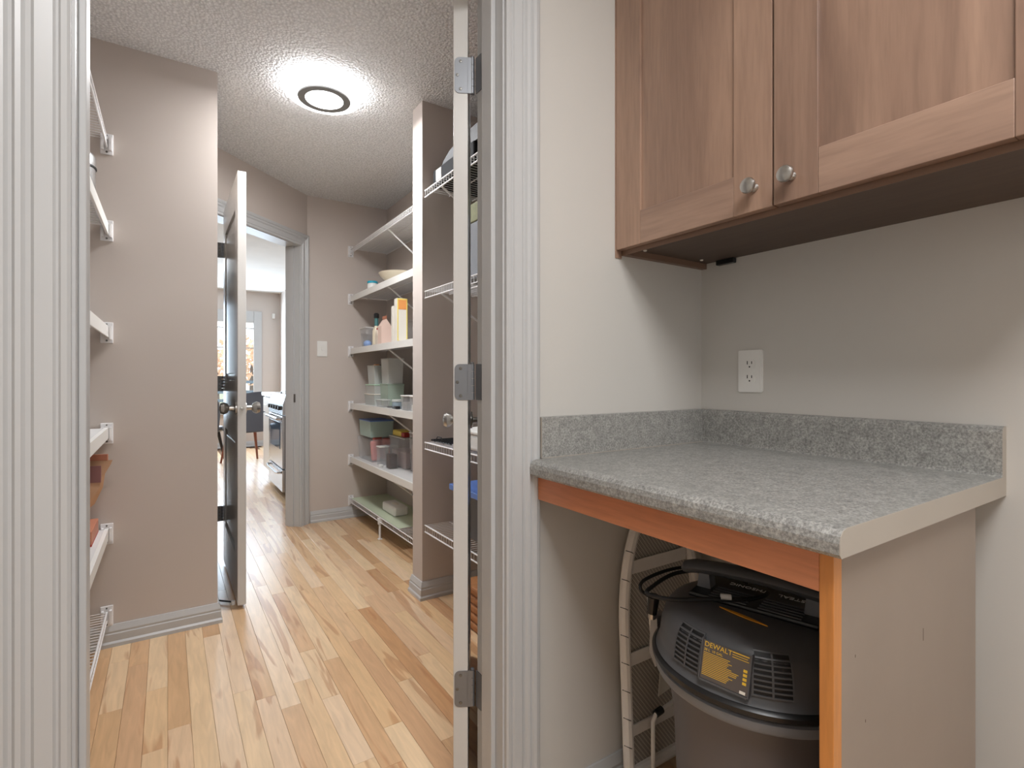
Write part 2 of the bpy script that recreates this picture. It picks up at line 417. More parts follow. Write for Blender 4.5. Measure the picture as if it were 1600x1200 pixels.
# ceilings
struct(MB().box(-0.73, 1.60, OY1-0.06, 4.16, H, H+0.1).build('ceiling_pantry', M_CEIL))
struct(MB().box(-1.42, 1.60, -1.42, OY1-0.06, H, H+0.1).build('ceiling_laundry', M_PLAINC))
struct(MB().prism([(-3.12, 2.78), (-0.73, 2.78), (-0.73, 4.16), (1.63, 4.16), (1.63, 9.28), (-3.12, 9.28)], H, H+0.1).build('ceiling_kitchen', M_PLAINC))

# ------------------------------------------------------------------ floor: one object per plank
fl = struct(MB().box(-3.12, 1.63, -1.42, 9.28, -0.10, -0.012).build('floor', M_SUB))
PWD = 0.062
def plank_bm(L, x=0.0, y=0.0, mb=None):
    mb = mb or MB(); g = 0.0003; c = 0.0006
    x0, x1, y0, y1 = x+g, x+PWD-g, y+g, y+L-g
    v = [mb.b.verts.new(p) for p in ((x0,y0,-0.012),(x1,y0,-0.012),(x1,y1,-0.012),(x0,y1,-0.012),(x0,y0,-c),(x1,y0,-c),(x1,y1,-c),(x0,y1,-c),
                                     (x0+c,y0+c,0),(x1-c,y0+c,0),(x1-c,y1-c,0),(x0+c,y1-c,0))]
    for q in ((0,1,5,4),(1,2,6,5),(2,3,7,6),(3,0,4,7),(4,5,9,8),(5,6,10,9),(6,7,11,10),(7,4,8,11),(8,9,10,11)): mb.b.faces.new([v[i] for i in q])
    return mb
LENS = [0.36, 0.50, 0.66, 0.84, 1.02, 1.25]
pm = {}
for L in LENS:
    b_ = plank_bm(L).b; bmesh.ops.recalc_face_normals(b_, faces=b_.faces)
    me = bpy.data.meshes.new('plank'); b_.to_mesh(me); b_.free(); me.materials.append(M_PLANK); pm[L] = me
rest = MB(); cand = []
nrow = int((1.62+3.1)/PWD)
rr = random.Random(11)
for i in range(nrow):
    x = -3.1 + i*PWD
    y = -1.40 - rr.random()*0.5
    while y < 9.2:
        L = rr.choice(LENS)
        yc = y+L; xm = x+PWD/2
        ins = (-0.63 < xm < 1.5 and yc > 1.10 and y < 2.70) or (0.16 < xm < 1.5 and yc >= 2.70 and y < 4.15) or (0.30 < xm < 0.92 and 4.15 <= y < 6.0)
        if ins: cand.append((x, y, L))
        elif yc < 9.27 and y > -1.42: plank_bm(L, x, y, rest)
        y = yc
cand.sort(key=lambda c: math.hypot(c[0], c[1]+c[2]/2))
for x, y, L in cand[:298]:
    o = bpy.data.objects.new('plank', pm[L]); COL.objects.link(o); o.parent = fl; o.location = (x, y, 0)
for c in cand[298:]: plank_bm(c[2], c[0], c[1], rest)
rest.build('floor_planks', M_PLANK, fl, kind='stuff')
print('planks', len(cand))

# ------------------------------------------------------------------ casings, jambs, baseboards
CW_ = 0.092
CAS = [(0,0),(0,0.011),(0.004,0.0145),(0.011,0.0145),(0.014,0.011),(0.017,0.011),(0.020,0.015),(0.040,0.017),(0.044,0.013),(0.050,0.013),(0.054,0.018),(0.060,0.0195),(0.064,0.014),(0.068,0.014),(0.072,0.019),(0.079,0.021),(0.088,0.019),(0.092,0.015),(0.092,0)]
def casing_set(n0, o_left, o_right, u_in, nrm, top, base=0.0):
    """left/right points are the opening's edges; u_in points from right edge outwards"""
    u = Vector(u_in)
    k = n0
    mb = MB(); mb.ext(CAS, Vector(o_right)+Vector((0,0,base)), u, nrm, Z, top-base, 0, 1.0); struct(mb.build('trim_%d' % k, M_TRIM)); k += 1
    mb = MB(); mb.ext(CAS, Vector(o_left)+Vector((0,0,base)), -u, nrm, Z, top-base, 0, 1.0); struct(mb.build('trim_%d' % k, M_TRIM)); k += 1
    L = (Vector(o_right)-Vector(o_left)).length
    mb = MB(); mb.ext(CAS, Vector(o_left)+Vector((0,0,top)), Z, nrm, u, L, -1.0, 1.0); struct(mb.build('trim_%d' % k, M_TRIM)); k += 1
# near doorway: casings on laundry side and jambs
casing_set(1, (-0.120, OY0, 0), (0.647, OY0, 0), (1,0,0), (0,-1,0), 2.045)
jb = MB()
jb.box(0.643, 0.661, OY0-0.001, OY1+0.001, 0, 2.06); jb.box(0.631, 0.643, 1.050, 1.096, 0, 2.04, 0.002)
struct(jb.build('trim_4', M_TRIM))
jb = MB()
jb.box(-0.134, -0.116, OY0-0.001, OY1+0.001, 0, 2.06); jb.box(-0.116, -0.106, 1.050, 1.096, 0, 2.04, 0.002)
struct(jb.build('trim_5', M_TRIM))
struct(MB().box(-0.116, 0.643, OY0-0.001, OY1+0.001, 2.042, 2.06).build('trim_6', M_TRIM))
# far doorway
casing_set(7, tuple(A+U*(T1-0.014)), tuple(A+U*(T0+0.014)), tuple(-U), tuple(N), 2.045)
for k, (t0, t1, z0, z1) in enumerate(((T0, T0+0.018, 0, 2.06), (T1-0.018, T1, 0, 2.06), (T0+0.018, T1-0.018, 2.042, 2.06))):
    jb = MB().prism(dg_poly(t0, t1, 0.001, -0.116), z0, z1)
    if k < 2:
        s_ = t0+0.018 if k == 0 else t0-0.010
        jb.prism(dg_poly(s_, s_+0.010, -0.045, -0.085), z0, 2.04)
    struct(jb.build('trim_%d' % (10+k), M_TRIM))
strike = MB().box(-0.014, 0.014, 0, 0.002, -0.028, 0.028).box(-0.006, 0.006, 0.0018, 0.003, -0.010, 0.010)
BBP = [(0,0),(0,0.016),(0.052,0.016),(0.055,0.012),(0.066,0.012),(0.072,0.008),(0.083,0.007),(0.085,0.004),(0.085,0)]
BBP = [(0,0),(0,0.019),(0.014,0.019),(0.022,0.014),(0.050,0.014),(0.054,0.011),(0.062,0.012),(0.072,0.009),(0.086,0.005),(0.086,0)]
def base(name, o, wdir, nrm, L, m0=0, m1=0):
    mb = MB(); prof = BBP
    o, wv, nv = Vector(o), Vector(wdir), Vector(nrm)
    lo = [mb.b.verts.new(o+Z*a+nv*b-wv*(b*m0)) for a, b in prof]; hi = [mb.b.verts.new(o+Z*a+nv*b+wv*(L+b*m1)) for a, b in prof]
    mb.b.faces.new(lo); mb.b.faces.new(hi); n = len(prof)
    for i in range(n): mb.b.faces.new((lo[i], lo[(i+1) % n], hi[(i+1) % n], hi[i]))
    return struct(mb.build(name, M_TRIM))
base('baseboard_corner', (-0.61, 2.665, 0), (1,0,0), (0,-1,0), 0.795, -1, 1)
base('baseboard_passage', (0.185, 2.665, 0), (0,1,0), (1,0,0), 0.115, 1, 0)
base('baseboard_left', (-0.61, 1.135, 0), (0,1,0), (1,0,0), 1.53, 0, -1)
base('baseboard_far', (0.888, 4.10, 0), (1,0,0), (0,-1,0), 0.592, 0, -1)
base('baseboard_stub', (1.041, 2.386, 0), (1,0,0), (0,-1,0), 0.439, 1, -1)
base('baseboard_stub_end', (1.041, 2.386, 0), (0,1,0), (-1,0,0), 0.119, 1, 1)
base('baseboard_stub_rear', (1.041, 2.505, 0), (1,0,0), (0,1,0), 0.439, 1, -1)
base('baseboard_right', (1.48, 2.505, 0), (0,1,0), (-1,0,0), 1.595, -1, -1)
base('baseboard_right_near', (1.48, 1.135, 0), (0,1,0), (-1,0,0), 1.251, 0, -1)
base('baseboard_kitchen', (-3.0, 9.16, 0), (1,0,0), (0,-1,0), 4.515, 0, -1)
base('baseboard_laundry', (1.36, -1.3, 0), (0,1,0), (-1,0,0), 2.32, 0, -1)
base('baseboard_laundry_side', (0.74, 1.02, 0), (1,0,0), (0,-1,0), 0.62, 0, -1)

# ------------------------------------------------------------------ kitchen window
win = thing('window_1', None, None, (0.08, 9.16, WZ0), kind='structure')
fr = MB()
for (a, b, c, d) in ((WX0-0.07, WX0+0.03, WZ0-0.07, WZ1+0.15), (WX1-0.03, WX1+0.085, WZ0-0.07, WZ1+0.15), (WX0+0.031, WX1-0.031, WZ1-0.03, WZ1+0.15), (WX0+0.031, WX1-0.031, WZ0-0.07, WZ0+0.03)):
    fr.box(a, b, 9.135, 9.20, c, d, 0.004)
fr.build('window_frame', M_TRIM, win)
for xm in (-0.25, 0.47):
    MB().box(xm-0.025, xm+0.025, 9.17, 9.21, WZ0+0.03, WZ1-0.03, 0.003).build('mullion', M_TRIM, win)
for a, b in ((WX0+0.03, -0.275), (-0.225, 0.445), (0.495, WX1-0.03)):
    MB().box(a, b, 9.188, 9.194, WZ0+0.03, WZ1-0.03).build('pane', M_GLASS, win)
for zz in (1.86, 1.55):
    MB().box(WX0+0.03, WX1-0.03, 9.176, 9.186, zz-0.008, zz+0.008).build('glazing_bar', M_TRIM, win)
MB().box(WX0-0.09, WX1+0.10, 9.08, 9.20, WZ0-0.10, WZ0-0.07, 0.004).build('window_sill', M_TRIM, win)
# outside: lawn, deck railing, autumn tree
struct(MB().box(-30, 30, 9.3, 60, -0.3, -0.2).build('ground_lawn', M_GRASS))
dr = thing('deck_railing', 'blue-grey horizontal deck railing outside the kitchen window', 'railing', (0, 10.6, -0.2))
for zz in (0.35, 0.5, 0.65, 0.8, 0.98):
    MB().box(-2.5, 3, 10.58, 10.62, zz, zz+0.05).build('rail', M_DECK, dr)
for xx in (-2.5, -1.1, 0.3, 1.7, 3.0):
    MB().box(xx-0.045, xx+0.045, 10.62, 10.70, -0.2, 1.06, 0.005).build('post', M_DECK, dr)
for k, (tx, ty, th) in enumerate(((2.9, 24, 1.6), (1.5, 22, 1.3))):
    tr_ = thing('autumn_tree', ['orange autumn tree beyond the railing, right one in the window', 'orange autumn tree beyond the railing, left one in the window'][k], 'tree', (tx, ty, -0.2), group='autumn trees outside')
    MB().rod((tx, ty, -0.2), (tx, ty, th), 0.12, 8, 0.05).build('trunk', M_BARK, tr_)
    cr_ = MB(); r2 = random.Random(k)
    for i in range(260):
        a, e = r2.random()*2*PI, r2.uniform(-1, 1); q = r2.random()**0.4
        c = Vector((tx+q*0.9*math.cos(a)*math.sqrt(1-e*e), ty+q*0.9*math.sin(a)*math.sqrt(1-e*e), th+0.2+q*1.0*e)); s_ = 0.13
        v = [cr_.b.verts.new(c+Vector((r2.uniform(-s_, s_), r2.uniform(-s_, s_), r2.uniform(-s_, s_)))) for _ in range(4)]
        for f in ((0,1,2),(0,2,3),(0,3,1)): cr_.b.faces.new([v[i2] for i2 in f])
    cr_.build('foliage', M_LEAF, tr_, kind='stuff')

# ================================================================== DOORS
def hinge_plate(w_, h_, t_):
    """rounded plate in the YZ plane, thickness along X"""
    r = 0.012; pts = []
    for cx, cz, a0 in ((w_-r, h_/2-r, 0), (0, h_/2, None), (0, -h_/2, None), (w_-r, -h_/2+r, -90)):
        if a0 is None: pts.append((cx, cz)); continue
        for k in range(5):
            a = R(a0+90*k/4); pts.append((cx+r*math.cos(a), cz+r*math.sin(a)))
    pts = pts[:5]+pts[5:7]+pts[7:]
    return pts
def door_leaf(name, root, L, t, z0, z1, rows, mats, side_cols=1):
    st = 0.11
    mb = MB()
    mb.box(0, st, 0, t, z0, z1, 0.0015).box(L-st, L, 0, t, z0, z1, 0.0015)
    zs = [z0]+[q for r_ in rows for q in r_]+[z1]
    for i in range(0, len(zs), 2): mb.box(st, L-st, 0.0002, t-0.0002, zs[i], zs[i+1])
    mb.build('leaf', mats, root, world=False)
    for a, b in rows:
        p = MB(); p.box(st, L-st, 0.011, t-0.011, a, b)
        for y0, y1 in ((0.004, 0.011), (t-0.011, t-0.004)):
            p.box(st+0.035, L-st-0.035, y0, y1, a+0.035, b-0.035, 0.003)
        p.build('door_panel', mats, root, world=False)
# near door: opened past ninety degrees into the pantry
d1 = thing('door_1', 'white panelled pantry door standing open, seen edge-on with three hinges', None, (0.6235, 1.150, 0), R(60.7), kind='structure')
door_leaf('door_1', d1, 0.745, 0.036, 0.012, 2.035, [(0.25, 0.85), (1.02, 1.90)], M_TRIMW)
# direction of jamb in the door's local frame
c_, s_ = math.cos(R(60.7)), math.sin(R(60.7))
def to_local(x, y):
    dx, dy = x-0.6235, y-1.150
    return (dx*c_+dy*s_, -dx*s_+dy*c_)
pinx, piny = to_local(0.6345, 1.1475)
for z in (1.835, 1.074, 0.313):
    hg = MB()
    # plate on the door edge
    pts = hinge_plate(0.033, 0.089, 0)
    hg.ext(pts, (0.0, 0.0, z), (0,1,0), (0,0,1), (-1,0,0), 0.0020)
    h_ = hg.build('hinge', M_HINGE, d1, world=False)
    kn = MB()
    for k in range(5):
        kn.lathe([(0,z-0.0445+k*0.0178+0.0004),(0.0058,z-0.0445+k*0.0178+0.0004),(0.0058,z-0.0445+(k+1)*0.0178-0.0004),(0,z-0.0445+(k+1)*0.0178-0.0004)], (pinx, piny, 0), 12)
    kn.lathe([(0,z+0.0445),(0.004,z+0.0445),(0.0048,z+0.048),(0,z+0.051)], (pinx, piny, 0), 12)
    kn.build('knuckle', M_HINGE, h_, world=False)
    web = MB(); web.box(-0.002, 0.0, piny+0.002, 0.001, z-0.0445, z+0.0445); web.build('hinge_web', M_HINGE, h_, world=False)
    # jamb plate, in the local frame
    jp = MB(); m_ = Matrix.Rotation(-R(60.7), 4, 'Z') @ Matrix.Translation((-0.6235, -1.150, 0))
    pj = hinge_plate(0.034, 0.089, 0)
    jp.ext(pj, (0.6428, 1.141, z), (0,-1,0), (0,0,1), (-1,0,0), 0.0018)
    bmesh.ops.transform(jp.b, matrix=m_, verts=jp.b.verts)
    jp.build('jamb_plate', M_HINGE, h_, world=False)
    for (yy, zz) in ((0.018, 0.034), (0.026, 0.0), (0.018, -0.034)):
        MB().lathe([(0,-0.0034),(0.0036,-0.0030),(0.0042,-0.0018),(0.0042,-0.001)], (0, yy, z+zz), 12, axis='X').build('screw', M_SCREW, h_, world=False)
# door_1's knob (seen only from other sides)
for sg, y0 in ((-1, 0), (1, 0.036)):
    kb = MB(); kb.lathe([(0,0),(0.032,0),(0.032,0.006*sg),(0.012,0.010*sg),(0.011,0.03*sg),(0.024,0.04*sg),(0.028,0.052*sg),(0.022,0.064*sg),(0,0.068*sg)], (0.685, y0, 0.925), 18, axis='Y')
    kb.build('knob', M_NICKEL, d1, world=False)

# far door leaf: lies along Y, free edge towards us
d2 = thing('door_2', 'white panelled door ajar at the far doorway with nickel knobs', None, (0.273, 2.750, 0), R(90), kind='structure')
# local x = world +Y, local y = world -X
door2_t = 0.036
mbx = MB()
d2.location = (0.309, 2.750, 0)
door_leaf('door_2', d2, 0.745, door2_t, 0.020, 2.052, [(0.24, 0.80), (1.07, 1.90)], M_TRIMW)
for sg, y0 in ((-1, 0), (1, door2_t)):
    kb = MB(); kb.lathe([(0,0),(0.031,0),(0.031,0.006*sg),(0.012,0.010*sg),(0.011,0.03*sg),(0.023,0.038*sg),(0.029,0.052*sg),(0.024,0.066*sg),(0,0.071*sg)], (0.062, y0, 0.94), 20, axis='Y')
    kb.build('knob', M_NICKEL, d2, world=False)
MB().lathe([(0,0.001),(0.011,0.001),(0.011,-0.002),(0.007,-0.002),(0.006,-0.008),(0,-0.009)], (0, door2_t/2, 0.94), 14, axis='X').build('latch', M_NICKEL, d2, world=False)
for z in (1.83, 1.05, 0.29):
    hg = MB()
    hg.box(0.7452, 0.7468, 0.004, 0.034, z-0.0445, z+0.0445)
    h_ = hg.build('hinge', M_HINGE, d2, world=False)
    kn = MB()
    for k in range(5):
        kn.lathe([(0,z-0.0445+k*0.0178+0.0006),(0.006,z-0.0445+k*0.0178+0.0006),(0.006,z-0.0445+(k+1)*0.0178-0.0006),(0,z-0.0445+(k+1)*0.0178-0.0006)], (0.752, 0.041, 0), 10)
    kn.build('knuckle', M_HINGE, h_, world=False)
    jp = MB(); jp.box(0.750, 0.7535, 0.045, 0.078, z-0.0445, z+0.0445); jp.build('jamb_plate', M_HINGE, h_, world=False)
    for zz in (-0.03, -0.01, 0.01, 0.03): MB().box(0.7485, 0.7505, 0.052, 0.060, z+zz-0.004, z+zz+0.004).build('screw', M_SCREW, h_, world=False)
st_ = thing('door_stop', 'small black door stop on the floor behind the open far door', 'door stop', (0.235, 2.86, 0))
MB().rod((0.20, 2.90, 0.010), (0.262, 2.83, 0.012), 0.004, 8).build('rod', M_BLACK, st_)
MB().lathe([(0,0.0),(0.009,0.0),(0.009,0.018),(0,0.018)], (0.262, 2.83, 0.0), 10).build('rubber_tip', M_WHITE, st_)
# strike plate on the right jamb of the far doorway
sp = MB()
o_ = A+U*(T0+0.0185)-N*0.045
sp.ext([(-0.014,-0.030),(0.014,-0.030),(0.014,0.030),(-0.014,0.030)], tuple(o_+Z*0.935), tuple(N), (0,0,1), tuple(U), 0.002)
tag(sp.build('strike_plate', M_SCREW), 'small metal strike plate on the right jamb of the far doorway', 'strike plate')

# ================================================================== CEILING LIGHT
cl = thing('ceiling_light', 'round flush LED ceiling light with a grey ring, switched on', 'lamp', (0.612, 2.53, H))
lx, ly = 0.612, 2.53
MB().lathe([(0,H-0.0),(0.125,H-0.0),(0.125,H-0.014),(0.15,H-0.016),(0.163,H-0.022),(0.166,H-0.034),(0.160,H-0.048),(0.119,H-0.054)], (lx, ly, 0), 48).build('drum', M_GLOW, cl)
MB().lathe([(0.119,H-0.053),(0.1165,H-0.060),(0.0845,H-0.060),(0.083,H-0.053)], (lx, ly, 0), 48).build('ring', M_RING, cl)
MB().lathe([(0.0845,H-0.056),(0.083,H-0.060),(0.05,H-0.063),(0,H-0.064)], (lx, ly, 0), 36).build('diffuser', M_GLOW, cl)
ll = bpy.data.lights.new('ceiling_light_glow', 'AREA'); ll.shape = 'DISK'; ll.size = 0.30; ll.energy = 26; ll.color = (0.98, 0.99, 1.0)
lo_ = bpy.data.objects.new('ceiling_light_glow', ll); COL.objects.link(lo_); lo_.parent = cl; lo_.location = (0, 0, -0.07)

# ================================================================== WIRE SHELVES
def clip(mb, x, y, z, ny):
    """end bracket on a wall whose outward normal is ny along Y"""
    w_ = 0.021
    mb.box(x-w_, x+w_, min(y, y+ny*0.006), max(y, y+ny*0.006), z-0.062, z+0.022, 0.002)
    mb.box(x-w_+0.004, x-w_+0.012, min(y, y+ny*0.022), max(y, y+ny*0.022), z-0.048, z+0.006)
    mb.box(x+w_-0.012, x+w_-0.004, min(y, y+ny*0.022), max(y, y+ny*0.022), z-0.048, z+0.006)
def wire_shelf(label, group, xf, xb, y0, y1, z, cover, braces, clips, liner=None, drop=1.0, liner_mat=None, leg=None, name='wire_shelf'):
    t = thing(name, label, 'shelf', ((xf+xb)/2, (y0+y1)/2, z-0.034), group=group)
    sg = 1 if xb > xf else -1
    dk = MB(); r = 0.0016
    n = int((y1-y0)/0.0255)
    ys = [y0+0.008+i*(y1-y0-0.016)/n for i in range(n+1)]
    for y in ys: dk.rod((xf, y, z-r), (xb, y, z-r), r, 5)
    for x in (xb-sg*0.004, xf+sg*0.13): dk.rod((x, y0+0.004, z-0.006), (x, y1-0.004, z-0.006), 0.0028, 6)
    if xb-xf > 0.35: dk.rod((xf+0.26, y0+0.004, z-0.006), (xf+0.26, y1-0.004, z-0.006), 0.0028, 6)
    dk.build('deck_wires', M_VINYL, t, kind='stuff')
    lp = MB()
    for zz in (z-0.002, z-0.034): lp.rod((xf, y0+0.002, zz), (xf, y1-0.002, zz), 0.0034, 8)
    if not cover:
        for y in ys: lp.rod((xf, y, z), (xf, y, z-0.034), r, 5)
    lp.build('front_lip', M_VINYL, t)
    if cover:
        cv = MB(); a, b = (xf-0.007, xf-0.002) if sg > 0 else (xf+0.002, xf+0.007)
        cv.box(a, b, y0+0.003, y1-0.003, z-0.040, z+0.004, 0.0015); 
        a, b = (xf-0.007, xf+0.006) if sg > 0 else (xf-0.006, xf+0.007)
        cv.box(a, b, y0+0.003, y1-0.003, z+0.0025, z+0.0045)
        cv.build('lip_cover', M_WHITE, t)
    for (x, y, ny) in clips:
        c = MB(); clip(c, x, y, z, ny); cb = c.build('wall_clip', M_VINYL, t)
        for zz, rr_ in ((-0.052, 0.004), (0.014, 0.003)): MB().rod((x, y+ny*0.006, z+zz), (x, y+ny*0.009, z+zz), rr_, 8).build('screw', M_SCREW, cb)
    for y in braces:
        b = MB(); d_ = Vector((xb-xf, 0, -0.27)); 
        b.tube([(xf+sg*0.006, y, z-0.036), (xf+sg*0.02, y, z-0.044), (xb-sg*0.012, y, z-0.285*drop), (xb-sg*0.003, y, z-0.31*drop)], 0.0052, 6)
        b.box(min(xb, xb-sg*0.004), max(xb, xb-sg*0.004), y-0.009, y+0.009, z-0.335*drop, z-0.29*drop)
        b.build('brace', M_VINYL, t)
    if liner:
        l = MB(); a, b = min(xf+sg*0.004, xb-sg*0.002), max(xf+sg*0.004, xb-sg*0.002)
        l.box(a, b, liner[0], liner[1], z+0.0002, z+0.0018); l.build('shelf_liner', liner_mat or M_LINER, t)
    if leg:
        for y in leg:
            g = MB(); g.rod((xf, y, 0.004), (xf, y, z-0.03), 0.0075, 10); g.box(xf-0.013, xf+0.013, y-0.013, y+0.013, 0, 0.006, 0.002)
            g.box(xf-0.012, xf+0.012, y-0.012, y+0.012, z-0.05, z-0.006, 0.003); g.build('leg', M_VINYL, t)
    return t
ordn = ['topmost', 'second from the top', 'third from the top', 'fourth from the top', 'fifth from the top', 'lowest']
G1 = 'wire shelves on the left pantry wall'
LZ = [2.045, 1.697, 1.286, 0.880, 0.475, 0.143]
for i, z in enumerate(LZ):
    wire_shelf('white wire shelf on the left pantry wall, %s of six' % ordn[i], G1, -0.205, -0.607, 1.16, 2.659, z, i not in (0, 5),
               [1.5, 2.05] if i < 5 else [], [(-0.205, 2.665, -1)], liner=(1.17, 2.65) if 0 < i < 5 else None, drop=0.85)
G2 = 'wire shelves along the far right pantry wall'
FZ = [2.083, 1.712, 1.307, 0.882, 0.468, 0.150]
for i, z in enumerate(FZ):
    wire_shelf('white shelf in the far bay behind the stub wall, %s of six' % ordn[i], G2, 1.19, 1.478, 2.512, 4.094, z, i not in (0, 5),
               [3.29, 2.75] if i < 5 else [], [(1.19, 4.10, -1)], liner=(2.53, 4.085) if 0 <= i < 5 else (3.10, 4.085), liner_mat=M_LINERG if i == 5 else None, leg=[3.43] if i == 5 else None, drop=0.85)
G3 = 'deep wire shelves in front of the stub wall'
NZ = [2.000, 1.507, 0.770, 0.365]
nl = ['topmost', 'second from the top', 'third down, holding a black rack', 'lowest, bare at the stub wall']
for i, z in enumerate(NZ):
    wire_shelf('white wire shelf behind the open door, %s' % nl[i], G3, 1.052, 1.478, 1.42, 2.380, z, False,
               [2.20, 1.6] if i < 2 else [], [])

# ================================================================== small storage items
def jar(name, label, x, y, z, r, h, mb_, ml, group=None, lid_h=0.012, cat='jar', fill=None):
    t = thing(name, label, cat, (x, y, z), group=group)
    MB().lathe([(0,z),(r*0.94,z),(r,z+0.006),(r,z+h-0.006),(r*0.9,z+h),(0,z+h)], (x, y, 0), 20).build('body', mb_, t)
    if fill: MB().lathe([(0,z+0.003),(r*0.88,z+0.003),(r*0.92,z+h*fill[0]),(0,z+h*fill[0])], (x, y, 0), 16).build('contents', fill[1], t)
    MB().lathe([(0,z+h+0.0003),(r*1.05,z+h+0.0003),(r*1.05,z+h+lid_h),(r*0.95,z+h+lid_h+0.003),(0,z+h+lid_h+0.003)], (x, y, 0), 20).build('lid', ml, t)
    return t
def tub(name, label, x0, x1, y0, y1, z, h, mb_, ml, cat='container', group=None, taper=0.006, lid=0.008, fill=None, over=0.003):
    t = thing(name, label, cat, ((x0+x1)/2, (y0+y1)/2, z), group=group)
    b = MB()
    lo = [(x0+taper, y0+taper), (x1-taper, y0+taper), (x1-taper, y1-taper), (x0+taper, y1-taper)]
    hi = [(x0, y0), (x1, y0), (x1, y1), (x0, y1)]; w_ = 0.002
    def ring(pts, zz, d=0):
        cx, cy = (x0+x1)/2, (y0+y1)/2
        return [b.b.verts.new((px+(d if px < cx else -d), py+(d if py < cy else -d), zz)) for px, py in pts]
    r0 = ring(lo, z); r1 = ring(hi, z+h); r2 = ring(hi, z+h, w_); r3 = ring(lo, z+w_, w_)
    b.b.faces.new(r0); b.b.faces.new(r3)
    for P_, Q_ in ((r0, r1), (r1, r2), (r2, r3)):
        for i in range(4): b.b.faces.new((P_[i], P_[(i+1) % 4], Q_[(i+1) % 4], Q_[i]))
    b.build('body', mb_, t)
    if fill: MB().box(x0+taper+0.004, x1-taper-0.004, y0+taper+0.004, y1-taper-0.004, z+0.003, z+h*fill[0], 0.004).build('contents', fill[1], t)
    if ml: MB().box(x0-over, x1+over, y0-over, y1+over, z+h+0.0003, z+h+lid, 0.003).build('lid', ml, t)
    return t
ZS = 0.0020
# ---- far bay, shelf two (z 1.712)
z = FZ[1]+ZS
bw = MB(); bx_, by_ = 1.335, 3.45
bw.lathe([(0,z),(0.055,z),(0.06,z+0.004),(0.125,z+0.06),(0.140,z+0.085),(0.136,z+0.087),(0.12,z+0.063),(0.055,z+0.010),(0,z+0.008)], (bx_, by_, 0), 28)
tag(bw.build('bowl', M_CREAM), 'wide cream bowl on the second shelf of the far bay', 'bowl')
jar('storage_jar', 'white storage jar with a teal lid beside the cream bowl', 1.245, 3.745, z, 0.036, 0.055, M_WHITE, M_TEAL)
tr = MB(); tr.lathe([(0,z),(0.085,z),(0.105,z+0.03),(0.112,z+0.032),(0.108,z+0.034),(0.083,z+0.004),(0,z+0.003)], (1.345, 3.90, 0), 28)
tag(tr.build('baking_pan', mat('dull_aluminium', (168, 166, 164), 0.4, metal=0.6)), 'shallow dull grey round pan at the far end of the second shelf', 'pan')
jar('water_bottle', 'tall clear bottle with a teal lid beside the stub wall', 1.285, 2.86, z, 0.032, 0.17, M_FROST, M_TEAL, lid_h=0.03, cat='bottle')
# ---- shelf three (z 1.307)
z = FZ[2]+ZS
tub('food_container', 'clear tub with a flat white lid on the third shelf of the far bay', 1.245, 1.34, 3.90, 4.04, z, 0.150, M_CLEAR, M_WHITE, taper=0.012)
bg_ = MB(); bg_.ell((1.235, 3.83, z+0.026), 0.028, 0.045, 0.026)
tag(bg_.build('blue_packet', mat('blue_packet', (150, 178, 226), 0.4)), 'small pale blue packet in front of the white-lidded tub', 'packet')
t = thing('sauce_bottle', 'small bottle with a black cap and teal neck on the third shelf', 'bottle', (1.245, 3.66, z))
MB().lathe([(0,z),(0.026,z),(0.028,z+0.01),(0.027,z+0.11),(0.012,z+0.145),(0,z+0.145)], (1.245, 3.66, 0), 16).build('body', M_CREAM, t)
MB().lathe([(0,z+0.1453),(0.015,z+0.1453),(0.013,z+0.20),(0,z+0.20)], (1.245, 3.66, 0), 14).build('neck', mat('dull_teal', (70, 120, 122), 0.5), t)
MB().lathe([(0,z+0.2003),(0.019,z+0.2003),(0.019,z+0.228),(0.012,z+0.236),(0,z+0.236)], (1.245, 3.66, 0), 14).build('cap', M_BLACK, t)
t = thing('gable_carton', 'pale pink carton with a peaked top on the third shelf', 'carton', (1.265, 3.48, z))
MB().prism([(1.205, z), (1.275, z), (1.275, z+0.125), (1.24, z+0.175), (1.205, z+0.125)], 3.44, 3.515, 'Y').build('body', M_PINK, t)
MB().box(1.2365, 1.2435, 3.443, 3.512, z+0.1755, z+0.196).build('fold', M_COPPER, t)
t = thing('paper_bag', 'small cream paper bag between the bottle and the pink carton', 'bag', (1.24, 3.575, z))
MB().prism([(3.55, z), (3.60, z), (3.604, z+0.06), (3.578, z+0.11), (3.548, z+0.06)], 1.215, 1.27, 'X').build('body', mat('cream_paper', (226, 212, 196), 0.6), t)
MB().box(1.218, 1.267, 3.574, 3.582, z+0.1105, z+0.122).build('fold', M_RED, t)
jar('spice_jar', 'small red spice jar behind the pink carton', 1.285, 3.355, z, 0.018, 0.06, M_RED, M_RED, lid_h=0.01)
jar('glass_bottle', 'clear glass bottle standing behind the pink carton', 1.40, 3.40, z, 0.024, 0.16, M_CLEAR, M_CLEAR, cat='bottle')
t = thing('tall_box', 'tall white and yellow box with an orange top panel', 'box', (1.235, 3.165, z))
MB().box(1.202, 1.268, 3.14, 3.195, z, z+0.275, 0.001).build('body', M_CARD, t)
for a, b in ((1.202, 1.208), (1.262, 1.268)): MB().box(a, b, 3.1385, 3.1398, z+0.002, z+0.273).build('yellow_edge', M_YEL, t)
for c in (0.002, 0.265): MB().box(1.2083, 1.2617, 3.1385, 3.1398, z+c, z+c+0.008).build('yellow_edge', M_YEL, t)
MB().box(1.2083, 1.2617, 3.1385, 3.1398, z+0.205, z+0.2648).build('orange_panel', M_ORG, t)
t = thing('slim_box', 'slim plain white box tucked behind the tall yellow one', 'box', (1.235, 3.24, z))
MB().box(1.205, 1.265, 3.22, 3.255, z, z+0.235, 0.001).build('body', M_CARD, t)
